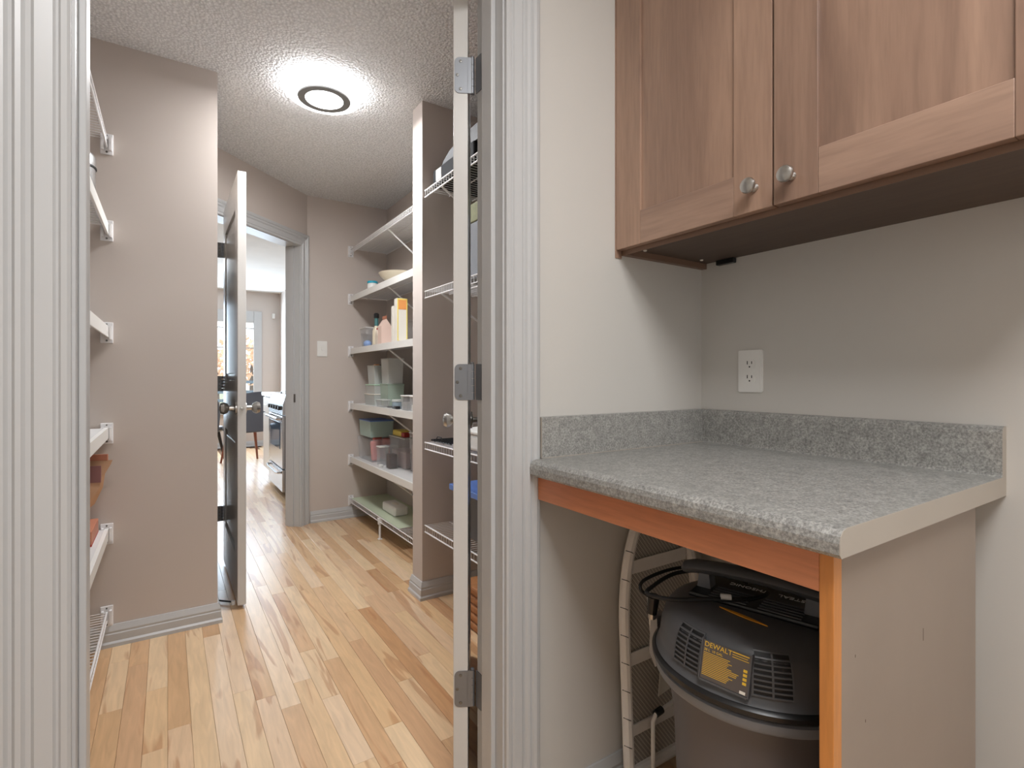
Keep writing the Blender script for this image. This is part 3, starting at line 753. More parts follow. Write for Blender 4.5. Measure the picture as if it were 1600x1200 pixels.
jar('plastic_tumbler', 'blue tinted clear bottle beside the tall yellow box', 1.385, 2.98, z, 0.032, 0.21, mat('blue_clear', (150, 176, 206), 0.2, trans=0.35), M_CLEAR, cat='bottle')
t = thing('cream_jug', 'pale cream conical pitcher at the stub wall on the third shelf', 'jug', (1.265, 2.90, z))
MB().lathe([(0,z),(0.045,z),(0.052,z+0.03),(0.05,z+0.07),(0.03,z+0.12),(0.012,z+0.155),(0,z+0.157)], (1.265, 2.90, 0), 18).build('body', mat('pale_yellow', (226, 226, 196), 0.4), t)
MB().lathe([(0.0505,z+0.066),(0.056,z+0.066),(0.056,z+0.076),(0.049,z+0.076)], (1.265, 2.90, 0), 18).build('rim', M_WHITE, t)
# ---- shelf four (z .882): stacked clear containers
z = FZ[3]+ZS
tub('food_container', 'low frosted tub at the bottom left of the container stack', 1.235, 1.38, 3.68, 3.90, z, 0.075, M_FROST, M_CARD, group='stacked containers')
tub('food_container', 'low green-lidded tub in the middle of the left container stack', 1.24, 1.375, 3.69, 3.89, z+0.0835, 0.06, M_FROST, mat('pale_green_lid', (186, 216, 190), 0.4), group='stacked containers')
t = tub('food_container', 'square frosted canister on top of the left stack with an orange and black latch', 1.245, 1.37, 3.71, 3.86, z+0.152, 0.130, M_FROST, M_FROST, group='stacked containers')
MB().box(1.262, 1.292, 3.73, 3.77, z+0.2903, z+0.297).build('latch', M_ORG, t); MB().box(1.294, 1.325, 3.73, 3.76, z+0.2903, z+0.296).build('latch', M_BLACK, t)
tub('food_container', 'green tinted tub at the bottom of the right container stack', 1.27, 1.39, 3.50, 3.655, z, 0.150, M_FROSTG, M_FROSTG, group='stacked containers')
tub('food_container', 'large square frosted canister on top of the right stack', 1.275, 1.388, 3.505, 3.65, z+0.1585, 0.170, M_FROST, M_FROST, group='stacked containers')
tub('food_container', 'flat clear tub in front of the green tinted tub', 1.205, 1.26, 3.42, 3.56, z, 0.045, M_CLEAR, M_FROST, group='stacked containers')
jar('glass_jar', 'squat clear jar beside the dark gadget', 1.24, 3.245, z, 0.032, 0.045, mat('blue_grey_clear', (160, 176, 190), 0.2, trans=0.4), M_FROST)
t = thing('dark_gadget', 'small dark kitchen gadget at the front of the fourth shelf', 'gadget', (1.225, 3.32, z))
MB().box(1.205, 1.235, 3.17, 3.205, z, z+0.02, 0.004).build('body', M_BLACK, t)
MB().tube([(1.215, 3.205, z+0.009), (1.212, 3.25, z+0.012), (1.212, 3.34, z+0.009)], 0.006, 8).build('handle', M_BLACKM, t)
for k, (yy, xx, hh) in enumerate(((3.04, 1.235, 0.085), (2.90, 1.235, 0.085))):
    tub('clear_canister', ['square clear canister at the front of the fourth shelf', 'square clear canister half hidden by the stub wall'][k], xx-0.03, xx+0.04, yy-0.045, yy+0.05, z, hh, M_CLEAR, M_WHITE, group='clear canisters on the fourth shelf', taper=0.004, fill=(0.45, M_CARD) if k else (0.6, mat('grey_contents', (150, 146, 142), 0.7)))
jar('white_cup', 'white lidded cup behind the clear canisters', 1.37, 2.98, z, 0.032, 0.12, M_WHITE, M_WHITE, cat='cup')
# ---- shelf five (z .468): bins
z = FZ[4]+ZS
tub('storage_bin', 'clear bin of pink packets at the far end of the fifth shelf', 1.225, 1.44, 3.72, 4.04, z, 0.165, M_CLEAR, None, cat='bin', taper=0.012, group='bins on the fifth shelf')
for k, (xx, yy) in enumerate(((1.285, 3.785), (1.36, 3.79), (1.32, 3.86))):
    p = MB(); p.box(xx-0.034, xx+0.034, yy-0.018, yy+0.018, z+0.0025, z+0.150+0.012*k, 0.014, Matrix.Translation((xx, yy, z)) @ Matrix.Rotation(R((-4, 3, 0)[k]), 4, 'Y') @ Matrix.Translation((-xx, -yy, -z+0.002)))
    tag(p.build('snack_packet', M_PINKF), ('pink snack packet at the front left inside the clear bin', 'pink snack packet at the front right inside the clear bin', 'taller pink snack packet behind the other two in the clear bin')[k], 'packet', 'pink packets in the clear bin')
tub('storage_bin', 'clear bin with a white lid in the middle of the fifth shelf', 1.32, 1.46, 3.315, 3.60, z, 0.20, M_CLEAR, M_FROST, cat='bin', group='bins on the fifth shelf', fill=(0.55, mat('pale_pink_contents', (214, 190, 186), 0.6)))
tub('storage_bin', 'tall clear bin at the stub wall on the fifth shelf', 1.33, 1.46, 2.80, 3.26, z, 0.25, M_CLEAR, M_WHITE, cat='bin', group='bins on the fifth shelf', fill=(0.7, mat('rose_contents', (190, 166, 160), 0.6)))
t = thing('snack_box', 'yellow and orange packet lying on the middle bin', 'packet', (1.38, 3.5, z+0.2085))
MB().box(1.335, 1.42, 3.42, 3.58, z+0.2085, z+0.246, 0.006).build('body', mat('yellow_green_packet', (220, 196, 84), 0.5), t)
MB().box(1.335, 1.42, 3.365, 3.4195, z+0.2085, z+0.240, 0.006).build('end_panel', M_RED, t)
tub('lidded_bin', 'pale green bin with a blue lid on top of the pink packet bin', 1.232, 1.41, 3.76, 4.02, z+0.1765, 0.115, mat('mint_plastic', (190, 214, 206), 0.35, trans=0.25), M_BLUE, cat='bin')
tub('powder_canister', 'square clear canister half full of brown powder', 1.235, 1.302, 3.38, 3.46, z, 0.150, mat('very_clear_plastic', (220, 216, 214), 0.15, trans=0.92), M_CLEAR, taper=0.003, fill=(0.66, M_BROWNP), over=0.004)
tub('clear_tub', 'small clear tub with a white rim beside the brown powder canister', 1.235, 1.30, 3.56, 3.63, z, 0.125, M_CLEAR, M_WHITE, taper=0.003)
cup = MB(); cup.lathe([(0,z),(0.016,z),(0.02,z+0.018),(0.018,z+0.018),(0.015,z+0.003),(0,z+0.003)], (1.218, 3.50, 0), 14)
tag(cup.build('measuring_cup', M_WHITE), 'tiny white cup lying before the clear tub', 'cup')
# ---- lowest shelf: white tissue box on the green liner
z = FZ[5]+ZS
t = thing('tissue_box', 'white tissue box on the green lined lowest shelf', 'box', (1.32, 3.52, z))
MB().box(1.265, 1.365, 3.36, 3.60, z, z+0.062, 0.012).build('body', M_WHITE, t)
MB().ell((1.315, 3.48, z+0.062), 0.02, 0.05, 0.006, 12, 6).build('tissue', M_CARD, t)

# ---- near bay: top shelf appliance
z = NZ[0]+0.0005
M_APPL = mat('appliance_black', (30, 30, 32), 0.75, spec=0.12)
t = thing('countertop_grill', 'black and silver appliance with a white sticker on the top wire shelf', 'appliance', (1.24, 2.15, z))
MB().box(1.075, 1.40, 1.93, 2.34, z, z+0.085, 0.008).build('body', M_APPL, t)
sv = MB(); sv.prism([(1.90, z+0.086), (2.26, z+0.086), (2.24, z+0.105), (2.18, z+0.13), (2.06, z+0.15), (1.90, z+0.155)], 1.085, 1.38, 'X'); sv.build('lid', mat('smoky_lid', (84, 84, 86), 0.6, spec=0.2), t)
MB().box(1.0735, 1.0748, 2.245, 2.300, z+0.025, z+0.075).build('sticker', M_CARD, t)
MB().rod((1.10, 2.20, z+0.128), (1.10, 2.235, z+0.112), 0.008, 10).build('handle', M_STEEL, t)
# ---- near bay: third shelf
z = NZ[2]+0.0005
t = thing('cooling_rack', 'black wire rack lying on the third wire shelf by the stub wall', 'rack', (1.2, 2.27, z))
rk = MB()
for yy in [2.16+0.028*k for k in range(8)]: rk.rod((1.075, yy, z+0.012), (1.40, yy, z+0.012), 0.0022, 6)
rk.rod((1.08, 2.15, z+0.008), (1.08, 2.365, z+0.008), 0.003, 6); rk.rod((1.395, 2.15, z+0.008), (1.395, 2.365, z+0.008), 0.003, 6)
rk.build('grid', M_BLACK, t)
MB().tube([(1.082, 2.33, z+0.003), (1.082, 2.30, z+0.03), (1.082, 2.26, z+0.03), (1.082, 2.23, z+0.003)], 0.0028, 6).build('foot', M_BLACK, t)
t = thing('white_tray_box', 'white plastic lidded box on the third wire shelf beside the black rack', 'box', (1.18, 2.0, z))
MB().box(1.09, 1.30, 1.88, 2.115, z, z+0.070, 0.012).build('body', M_WHITE, t)
MB().box(1.085, 1.305, 1.875, 2.12, z+0.0703, z+0.088, 0.006).build('lid', M_WHITE, t)
# ---- things glimpsed between the open door and its jamb
def bxthing(name, label, cat, x0, x1, y0, y1, z, h, m, m2=None, bev=0.004, part='lid', lidh=0.02, over=0.004):
    t = thing(name, label, cat, ((x0+x1)/2, (y0+y1)/2, z))
    MB().box(x0, x1, y0, y1, z, z+h, bev).build('body', m, t)
    if m2: MB().box(x0-over, x1+over, y0-over, y1+over, z+h+0.0002, z+h+lidh, bev).build(part, m2, t)
    return t
z = NZ[0]+0.0005
bxthing('dark_basket', 'dark slatted basket high up behind the open door', 'basket', 1.08, 1.40, 1.60, 1.885, z, 0.22, M_BLACKM, M_RED, lidh=0.03)
z = NZ[1]+0.0005
bxthing('grey_crate', 'grey crate of cloths glimpsed in the gap behind the open door', 'crate', 1.09, 1.42, 1.70, 2.07, z, 0.24, M_GREYP, mat('olive_cloth', (120, 120, 92), 0.9, noise=(50, 0.3)), lidh=0.08)
z = NZ[2]+0.0005
bxthing('black_cooker', 'black boxy cooker with a steel lid glimpsed behind the open door', 'cooker', 1.10, 1.28, 1.55, 1.865, z, 0.18, M_BLACK, M_STEEL, lidh=0.06)
t = thing('tin_stack', 'white tin with a teal lid glimpsed in the gap behind the open door', 'tin', (1.355, 1.94, z))
MB().lathe([(0,z),(0.05,z),(0.05,z+0.36),(0,z+0.36)], (1.355, 1.94, 0), 18).build('body', M_CARD, t)
MB().lathe([(0,z+0.3603),(0.053,z+0.3603),(0.053,z+0.40),(0,z+0.402)], (1.355, 1.94, 0), 18).build('lid', M_TEAL, t)
z = NZ[3]+0.0005
bxthing('blue_lidded_bin', 'grey bin with an overhanging blue lid on the lowest wire shelf', 'bin', 1.13, 1.40, 1.72, 2.13, z, 0.205, M_BLACKM, M_BLUE, lidh=0.028, over=0.048)
t = thing('wicker_basket', 'brown woven basket on the floor behind the open door', 'basket', (1.25, 1.9, 0))
for k in range(5): MB().box(1.09+0.002*k, 1.42-0.002*k, 1.72, 2.10, 0.002+0.036*k, 0.036+0.036*k, 0.010).build('woven_band', M_WICK, t)
t = thing('black_bag', 'black bag on the floor glimpsed beside the lower hinge', 'bag', (1.17, 1.62, 0))
MB().box(1.09, 1.33, 1.50, 1.70, 0.0, 0.16, 0.03).build('body', M_RUB, t)
MB().tube([(1.15, 1.60, 0.155), (1.15, 1.60, 0.22), (1.27, 1.60, 0.22), (1.27, 1.60, 0.155)], 0.006, 8).build('handle', M_RUB, t)

# ---- left shelves
z = LZ[1]+ZS
t = thing('steel_canister', 'brushed steel canister with a domed lid on the second left shelf', 'canister', (-0.29, 2.44, z))
MB().lathe([(0,z),(0.07,z),(0.07,z+0.145),(0,z+0.145)], (-0.29, 2.44, 0), 28).build('body', M_STEEL, t)
MB().lathe([(0,z+0.1452),(0.074,z+0.1452),(0.074,z+0.150),(0,z+0.150)], (-0.29, 2.44, 0), 28).build('seal', M_BLACK, t)
MB().lathe([(0,z+0.1502),(0.071,z+0.1502),(0.071,z+0.185),(0.064,z+0.198),(0.045,z+0.204),(0,z+0.206)], (-0.29, 2.44, 0), 28).build('lid', M_STEEL, t)
z = LZ[4]+ZS
t = thing('snack_carton', 'copper coloured open carton on the fifth left shelf', 'carton', (-0.33, 2.5, z))
MB().box(-0.44, -0.228, 2.40, 2.62, z, z+0.055, 0.002).build('body', M_COPPER, t)
MB().box(-0.4405, -0.2275, 2.3995, 2.6205, z+0.002, z+0.008).build('red_edge', M_RED, t)
t = thing('white_tub', 'round white tub with a dark band inside the copper carton', 'tub', (-0.33, 2.50, z+0.0555))
MB().lathe([(0,z+0.0555),(0.06,z+0.0555),(0.064,z+0.10),(0,z+0.10)], (-0.315, 2.49, 0), 20).build('body', M_CARD, t)
MB().lathe([(0.0645,z+0.06),(0.068,z+0.06),(0.070,z+0.098),(0.0655,z+0.098)], (-0.315, 2.49, 0), 20, a0=-PI*0.3, a1=PI*0.6).build('dark_band', M_MAUVE, t)
t = thing('snack_bag', 'crinkled kraft and mauve snack bag standing above the copper carton', 'bag', (-0.33, 2.49, z+0.1005))
bm_ = MB(); zb = z+0.1005; rings = []
for k, (zz, hw, cx, ht) in enumerate(((0, 0.055, -0.325, 0.035), (0.04, 0.085, -0.315, 0.045), (0.10, 0.10, -0.30, 0.04), (0.15, 0.105, -0.295, 0.025), (0.185, 0.115, -0.295, 0.012), (0.20, 0.118, -0.295, 0.003))):
    ring = []
    for i in range(12):
        a = 2*PI*i/12; wob = 1+0.05*math.sin(5*a+k*1.7)
        ring.append(bm_.b.verts.new((cx+hw*math.cos(a)*wob, 2.49+ht*math.sin(a)*wob-0.25*hw*math.cos(a), zb+zz)))
    rings.append(ring)
for P_, Q_ in zip(rings, rings[1:]):
    for i in range(12): bm_.b.faces.new((P_[i], P_[(i+1) % 12], Q_[(i+1) % 12], Q_[i]))
bm_.b.faces.new(rings[0]); bm_.b.faces.new(rings[-1])
bag = bm_.build('body', M_KRAFT, t, smooth=True)
tp = MB(); tp.ext([(-0.112, -0.004), (0.112, -0.004), (0.112, 0.004), (-0.112, 0.004)], (-0.295, 2.487, zb+0.2005), (0.97, -0.243, 0), (0.243, 0.97, 0), (0,0,1), 0.022)
tp.build('seal', M_COPPER, t)
md = MB(); md.ext([(-0.1, -0.004), (0.095, -0.004), (0.095, 0.0), (-0.1, 0.0)], (-0.295, 2.448, zb+0.125), (0.97, -0.243, 0), (0.243, 0.97, 0), (0,0.12,1), 0.06)
md.build('mauve_panel', M_MAUVE, t)

# ================================================================== SWITCH, OUTLET
def plate(name, label, cat, o, u, n, kind):
    t = thing(name, label, cat, o); o, u, n = Vector(o), Vector(u), Vector(n)
    w2, h2 = 0.036, 0.0585
    def slab(hw, hh, d0, d1, cz=0, cu=0, bev=0.0015):
        m = MB()
        pts = [(-hw+bev, -hh), (hw-bev, -hh), (hw, -hh+bev), (hw, hh-bev), (hw-bev, hh), (-hw+bev, hh), (-hw, hh-bev), (-hw, -hh+bev)]
        m.ext(pts, o+n*d0+Z*cz+u*cu, u, Z, n, d1-d0); return m
    pl_ = slab(w2, h2, 0.0, 0.0045, bev=0.003); pl_.ext([(-w2+0.004, -h2+0.004), (w2-0.004, -h2+0.004), (w2-0.004, h2-0.004), (-w2+0.004, h2-0.004)], o+n*0.0045, u, Z, n, 0.0012)
    pl_.build('plate', M_WHITE, t)
    if kind == 'switch':
        slab(0.006, 0.013, 0.0057, 0.012, 0.002).build('toggle', M_WHITE, t)
        for zz in (-0.03, 0.03): slab(0.003, 0.003, 0.0057, 0.0068, zz).build('screw', M_WHITE, t)
    else:
        for zz in (0.0195, -0.0195):
            pts = [(0.0172*math.cos(a), max(-0.0142, min(0.0142, 0.0172*math.sin(a)))) for a in (2*PI*k/28 for k in range(28))]
            m = MB(); m.ext(pts, o+n*0.0057+Z*zz, u, Z, n, 0.0016); rc = m.build('receptacle', M_WHITE, t)
            for uu, hh in ((-0.0065, 0.0048), (0.0065, 0.0038)):
                slab(0.0012, hh, 0.0073, 0.0076, zz+0.004, uu, 0.0003).build('slot', M_BLACK, rc)
            m = MB(); m.ext([(0.0023*math.cos(2*PI*k/12), 0.0023*math.sin(2*PI*k/12)) for k in range(12)], o+n*0.0073+Z*(zz-0.0075), u, Z, n, 0.0003); m.build('ground_hole', M_BLACK, rc)
        m = MB(); m.ext([(0.0028*math.cos(2*PI*k/12), 0.0028*math.sin(2*PI*k/12)) for k in range(12)], o+n*0.0057, u, Z, n, 0.0012); m.build('screw', M_WHITE, t)
    return t
# px 502 on far wall ; outlet px 1172
plate('light_switch', 'white light switch on the far pantry wall beside the doorway', 'switch', (0.975, 4.10, 1.302), (1,0,0), (0,-1,0), 'switch')
plate('wall_outlet', 'white duplex wall outlet above the grey backsplash', 'outlet', (1.36, 0.858, 1.103), (0,-1,0), (-1,0,0), 'outlet')

# ================================================================== COUNTER
XF, XW = 0.706, 1.36
CT, CB, YR = 0.893, 0.856, 0.325
ct = thing('countertop', 'grey speckled laminate countertop with raised backsplash', 'countertop', (1.03, 0.68, CB))
prof = [(XW, CB), (XF+0.004, CB), (XF, CB+0.005), (XF, CT-0.018), (XF+0.0025, CT-0.009), (XF+0.009, CT-0.0025), (XF+0.018, CT), (XW-0.024, CT), (XW-0.0205, CT+0.003), (XW-0.0195, CT+0.008), (XW-0.0195, CT+0.086), (XW-0.017, CT+0.0945), (XW-0.010, CT+0.0975), (XW, CT+0.0975)]
MB().prism(prof, YR+0.0012, 1.001, 'Y').build('worktop', M_LAM, ct)
MB().prism([(XW-0.02,CB),(XW,CB),(XW,CT+0.0975),(XW-0.019,CT+0.09)], 1.0011, 1.0195, 'Y').build('corner_fill', M_LAM, ct)
MB().box(0.742, XW-0.0202, 1.0011, 1.0195, CB, CT+0.001).build('rear_fill', M_LAM, ct)
MB().box(0.742, XW-0.0205, 1.0005, 1.0195, CT+0.0011, CT+0.0975, 0.001).build('side_splash', M_LAM, ct)
MB().prism(prof, YR, YR+0.0011, 'Y').build('end_cap', M_LAME, ct)
ed = MB(); ed.box(0.7405, 0.7418, 1.0003, 1.0195, CT+0.0011, CT+0.0975); ed.build('splash_end', M_LAME, ct)
ln = MB(); ln.box(0.745, XW-0.021, 0.9985, 1.0004, CT+0.0002, CT+0.0018); ln.build('caulk_line', M_LAME, ct, label='pale caulk line')
# front apron and end panel
bc = thing('counter_base', 'orange wood apron and end panel carrying the grey countertop', 'cabinet', (1.0, 0.65, 0))
MB().box(0.730, 0.749, 0.3625, 1.0195, 0.798, CB-0.0004, 0.0008).build('apron', M_APR, bc)
MB().box(0.730, 0.752, 0.344, 0.3622, 0.0, CB-0.0004, 0.0008).build('stile', M_POST, bc)
MB().box(0.7522, 1.262, 0.3445, 0.3602, 0.0, CB-0.0004, 0.0008).build('end_panel', M_ENDP, bc)
sc = MB()
for x_, z_, l_ in ((0.80, 0.52, 0.022), (0.86, 0.33, 0.05), (1.02, 0.66, 0.02), (1.06, 0.36, 0.015), (0.79, 0.70, 0.004), (0.82, 0.60, 0.004)):
    sc.box(x_, x_+0.0016, 0.3443, 0.3446, z_, z_+l_)
sc.build('scratches', mat('scuff', (96, 80, 72), 0.7), bc, kind='stuff')

# ================================================================== UPPER CABINET
uc = thing('wall_cabinet', 'brown wood wall cabinet with two shaker doors above the counter', 'cabinet', (1.19, 0.58, 1.41))
CX0, CY0, CY1, CZ0, CZ1 = 1.020, 0.14, 1.018, 1.416, 2.18
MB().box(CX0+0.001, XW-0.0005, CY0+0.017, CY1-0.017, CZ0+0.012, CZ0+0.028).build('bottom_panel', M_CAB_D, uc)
MB().box(CX0+0.001, XW-0.0005, CY1-0.0165, CY1, CZ0-0.004, CZ1).build('side_panel', M_CAB_S, uc)
MB().box(CX0+0.001, XW-0.0005, CY0, CY0+0.0165, CZ0-0.004, CZ1).build('side_panel', M_CAB_S, uc)
MB().box(CX0, CX0+0.0009, CY0+0.0, CY1, CZ0-0.004, CZ0+0.022).build('bottom_edge', M_CAB_S, uc)
MB().box(CX0, XW-0.0005, CY0, CY1, CZ1+0.0002, CZ1+0.016).build('top_panel', M_CAB_S, uc)
MB().box(XW-0.02, XW-0.001, CY0+0.017, CY1-0.017, CZ0+0.029, CZ1).build('back_panel', M_CAB_S, uc)
MB().box(0.997, CX0-0.0005, CY1-0.0015, 1.0195, CZ0-0.012, CZ1, 0.0005).build('filler_strip', M_CAB_V, uc)
def shaker(ya, yb, knob_y, knob_z):
    z0, z1, sw = CZ0+0.008, CZ1-0.002, 0.084
    xo, xi = 0.998, 1.0185
    d = MB(); d.box(xo+0.006, xi-0.003, ya+sw-0.006, yb-sw+0.006, z0+sw-0.006, z1-sw+0.006)
    d = d.build('door', M_CAB_V, uc)
    for a, b in ((ya, ya+sw), (yb-sw, yb)):
        m = MB(); m.box(xo, xi, a, b, z0, z1, 0.0012); m.build('stile', M_CAB_V, d)
    for a, b in ((z0, z0+sw), (z1-sw, z1)):
        m = MB(); m.box(xo+0.0002, xi, ya+sw+0.0002, yb-sw-0.0002, a, b, 0.0012); m.build('rail', M_CAB_H, d)
    k = MB(); k.lathe([(0,0),(0.009,0),(0.0085,-0.004),(0.0055,-0.008),(0.0055,-0.013),(0.012,-0.017),(0.0155,-0.021),(0.0160,-0.0245),(0.0145,-0.028),(0.009,-0.0308),(0,-0.0318)], (xo-0.0002, knob_y, knob_z), 28, axis='X')
    k.build('knob', M_NICKEL, d)
shaker(0.5855, 1.0155, 0.622, 1.471)
shaker(0.1455, 0.5815, 0.546, 1.470)
for yy in (0.93, 0.22):
    b = MB(); b.box(XW-0.018, XW-0.001, yy-0.028, yy+0.028, CZ0-0.003, CZ0+0.0115, 0.002); b.build('hanging_bracket', M_BLACK, uc)
for xx, yy in ((1.075, 0.985), (1.30, 0.975)):
    b = MB(); b.lathe([(0,CZ0+0.0119),(0.005,CZ0+0.0119),(0.004,CZ0+0.009),(0,CZ0+0.0085)], (xx, yy, 0), 14); b.build('screw_cap', M_CARD, uc)

# ================================================================== SHOP VACUUM
VX, VY, VR = 0.938, 0.5795, -74.3
vc = thing('shop_vacuum', 'black wet and dry shop vacuum with a carry handle under the counter', 'vacuum', (VX, VY, 0), R(VR))
DP = [(0.186, 0.562), (0.181, 0.568), (0.1785, 0.580), (0.175, 0.607), (0.168, 0.630), (0.157, 0.643), (0.140, 0.651), (0.112, 0.656), (0.0, 0.657)]
def drad(z):
    for (r0, z0), (r1, z1) in zip(DP, DP[1:]):
        if z0 <= z <= z1: return r0+(r1-r0)*(z-z0)/(z1-z0)
    return 0.175
MB().lathe([(0, 0.556)]+DP, seg=72).build('motor_head', M_BLACKM, vc, world=False)
MB().lathe([(0.170,0.545),(0.188,0.545),(0.193,0.550),(0.193,0.557),(0.188,0.562),(0.1865,0.5625)], seg=72).build('rim', M_BLACK, vc, world=False)
MB().lathe([(0.165,0.522),(0.184,0.522),(0.187,0.527),(0.187,0.539),(0.180,0.5445),(0.165,0.5445)], seg=72).build('tank_collar', M_GREYP, vc, world=False)
MB().lathe([(0,0.06),(0.130,0.06),(0.140,0.08),(0.146,0.30),(0.152,0.44),(0.165,0.5215),(0,0.5215)], seg=64).build('tank', M_TANK, vc, world=False)
for k in range(4):
    a = R(45+90*k); px_, py_ = 0.14*math.cos(a), 0.14*math.sin(a)
    c = MB(); c.lathe([(0,-0.012),(0.026,-0.012),(0.028,-0.008),(0.028,0.008),(0.026,0.012),(0,0.012)], (px_, py_, 0.028), 16, axis='Y')
    c.box(px_-0.02, px_+0.02, py_-0.013, py_+0.013, 0.055, 0.062); c.build('caster', M_BLACK, vc, world=False)
tp = MB(); tp.box(-0.115, 0.115, -0.050, 0.085, 0.655, 0.6645, 0.004); tc_ = tp.build('top_console', M_BLACK, vc, world=False)
for k in range(5):
    yy = -0.046+0.0125*k
    for a, b in ((-0.075, -0.006), (0.014, 0.085)):
        MB().box(a, b, yy, yy+0.0032, 0.6647, 0.6668).build('ridge', M_BLACKM, tc_, world=False)
text('lettering', 'STEAL', 0.0175, M_WTXT, tc_, Matrix.Translation((0.074, 0.048, 0.6648)) @ Matrix.Rotation(PI, 4, 'Z'))
text('lettering', 'THSONIC', 0.0165, M_WTXT, tc_, Matrix.Translation((0.008, 0.048, 0.6648)) @ Matrix.Rotation(PI, 4, 'Z'))
stp = MB()
pa, pb = Vector((-0.046, -0.068, 0)), Vector((0.044, -0.092, 0)); nn_ = (pb-pa).cross(Z).normalized()
for k in range(10):
    q0, q1 = pa.lerp(pb, k/10), pa.lerp(pb, (k+1)/10); w0, w1 = 0.0036*math.sin(PI*k/10)+0.0004, 0.0036*math.sin(PI*(k+1)/10)+0.0004
    stp.prism([tuple((q0-nn_*w0).xy), tuple((q1-nn_*w1).xy), tuple((q1+nn_*w1).xy), tuple((q0+nn_*w0).xy)], 0.6572, 0.6588)
stp.build('amber_stripe', M_STRIPE, vc, world=False, smooth=False)
hb = MB()
hb.tube([(-0.142,0.0,0.688),(-0.136,0.0,0.694),(-0.115,0.0,0.700),(-0.06,0.0,0.704),(0.0,0.0,0.706),(0.06,0.0,0.704),(0.115,0.0,0.700),(0.136,0.0,0.694),(0.142,0.0,0.688)], [0.008,0.0125,0.0135,0.0135,0.0135,0.0135,0.0135,0.0125,0.008], 14)
for v in hb.b.verts: v.co.y *= 1.5
hb.build('handle', M_BLACKM, vc, world=False)
for sx in (-1, 1):
    u_ = MB(); u_.prism([(sx*0.112, 0.650), (sx*0.083, 0.6652), (sx*0.086, 0.692), (sx*0.106, 0.692)], -0.014, 0.014, 'Y'); u_.build('handle_upright', M_GREYP, vc, world=False)
def arcslab(mb, a0, a1, z0, z1, d0, d1, n=5):
    for k in range(n):
        b0, b1 = a0+(a1-a0)*k/n, a0+(a1-a0)*(k+1)/n
        vs = []
        for (b, z_, d) in ((b0,z0,d0),(b1,z0,d0),(b1,z1,d0),(b0,z1,d0),(b0,z0,d1),(b1,z0,d1),(b1,z1,d1),(b0,z1,d1)):
            r_ = drad(z_)+d; vs.append(mb.b.verts.new((r_*math.sin(b), -r_*math.cos(b), z_)))
        for q in ((3,2,1,0),(4,5,6,7),(0,1,5,4),(1,2,6,5),(2,3,7,6),(3,0,4,7)): mb.b.faces.new([vs[i] for i in q])
for sx in (-1, 1):
    ca = R(23.5)*sx; hw = R(9.5)
    rc = MB()
    zs_ = [0.578+0.0078*k for k in range(9)]
    for za, zb_ in zip(zs_, zs_[1:]): arcslab(rc, ca-hw, ca+hw, za, zb_, 0.0001, 0.0008)
    g = rc.build('vent_grille', M_RUB, vc, world=False)
    for z_ in zs_:
        sl = MB(); arcslab(sl, ca-hw, ca+hw, z_, z_+0.0022, 0.0009, 0.0028); sl.build('vent_slat', M_GREYP if False else M_BLACKM, g, world=False)
    for a in (-hw, 0, hw):
        sl = MB()
        for z_a, z_b in zip(zs_, zs_[1:]): arcslab(sl, ca+a-R(0.5), ca+a+R(0.5), z_a, z_b, 0.0029, 0.0036, 1)
        bmesh.ops.remove_doubles(sl.b, verts=sl.b.verts, dist=1e-6); sl.build('vent_bar', M_BLACKM, g, world=False, smooth=False)
# rating label on a tilted hanging plate
LY = -0.1835
m_ = Matrix.Translation((0, LY+0.002, 0.578)) @ Matrix.Rotation(R(-10), 4, 'X') @ Matrix.Rotation(R(3), 4, 'Y') @ Matrix.Translation((0, -LY-0.002, -0.578))
lb = MB(); lb.box(-0.038, 0.038, LY-0.0015, LY, 0.578, 0.640)
bmesh.ops.transform(lb.b, matrix=m_, verts=lb.b.verts)
lbo = lb.build('rating_label', M_LBL, vc, world=False)
for a, b, c, d in ((-0.0405, -0.0384, 0.576, 0.6425), (0.0384, 0.0405, 0.576, 0.6425), (-0.0383, 0.0383, 0.5745, 0.5775)):
    fr_ = MB(); fr_.box(a, b, LY-0.003, LY+0.010, c, d); bmesh.ops.transform(fr_.b, matrix=m_, verts=fr_.b.verts); fr_.build('label_frame', M_BLACKM, vc, world=False)
def ltext(body, size, x, z_):
    mt = m_ @ Matrix.Translation((x, LY-0.0018, z_)) @ Matrix.Rotation(PI/2, 4, 'X')
    text('lettering', body, size, M_YTXT, lbo, mt, extrude=0.0002)
ltext('DEWALT', 0.0112, -0.036, 0.6305); ltext('38 L  10 GAL', 0.0056, -0.036, 0.6235)
fp = MB(); rl = random.Random(4)
def bar(x0, x1, z_, h): fp.box(x0, x1, LY-0.0019, LY-0.00155, z_, z_+h)
for k in range(3): bar(0.010, 0.036-0.002*(k % 2), 0.6365-0.0036*k, 0.0009 if k else 0.0016)
for k in range(14): bar(-0.036, rl.uniform(0.002, 0.024), 0.6200-0.0027*k, 0.0009)
for k in range(4): bar(0.029, 0.035, 0.613-0.0065*k, 0.0042)
bmesh.ops.transform(fp.b, matrix=m_, verts=fp.b.verts); fp.build('fine_print', M_YTXT, lbo, world=False, kind='stuff')
wt = MB(); wt.box(0.026, 0.035, LY-0.0019, LY-0.00155, 0.579, 0.5835); bmesh.ops.transform(wt.b, matrix=m_, verts=wt.b.verts); wt.build('white_corner', M_CARD, lbo, world=False)
for sx in (-1, 1):
    q = MB(); q.prism([(sx*0.189, 0.48), (sx*0.198, 0.47), (sx*0.212, 0.50), (sx*0.208, 0.575), (sx*0.194, 0.575)], -0.02, 0.02, 'Y'); q.build('latch', mat('pale_grey_latch', (150, 148, 146), 0.35), vc, world=False)
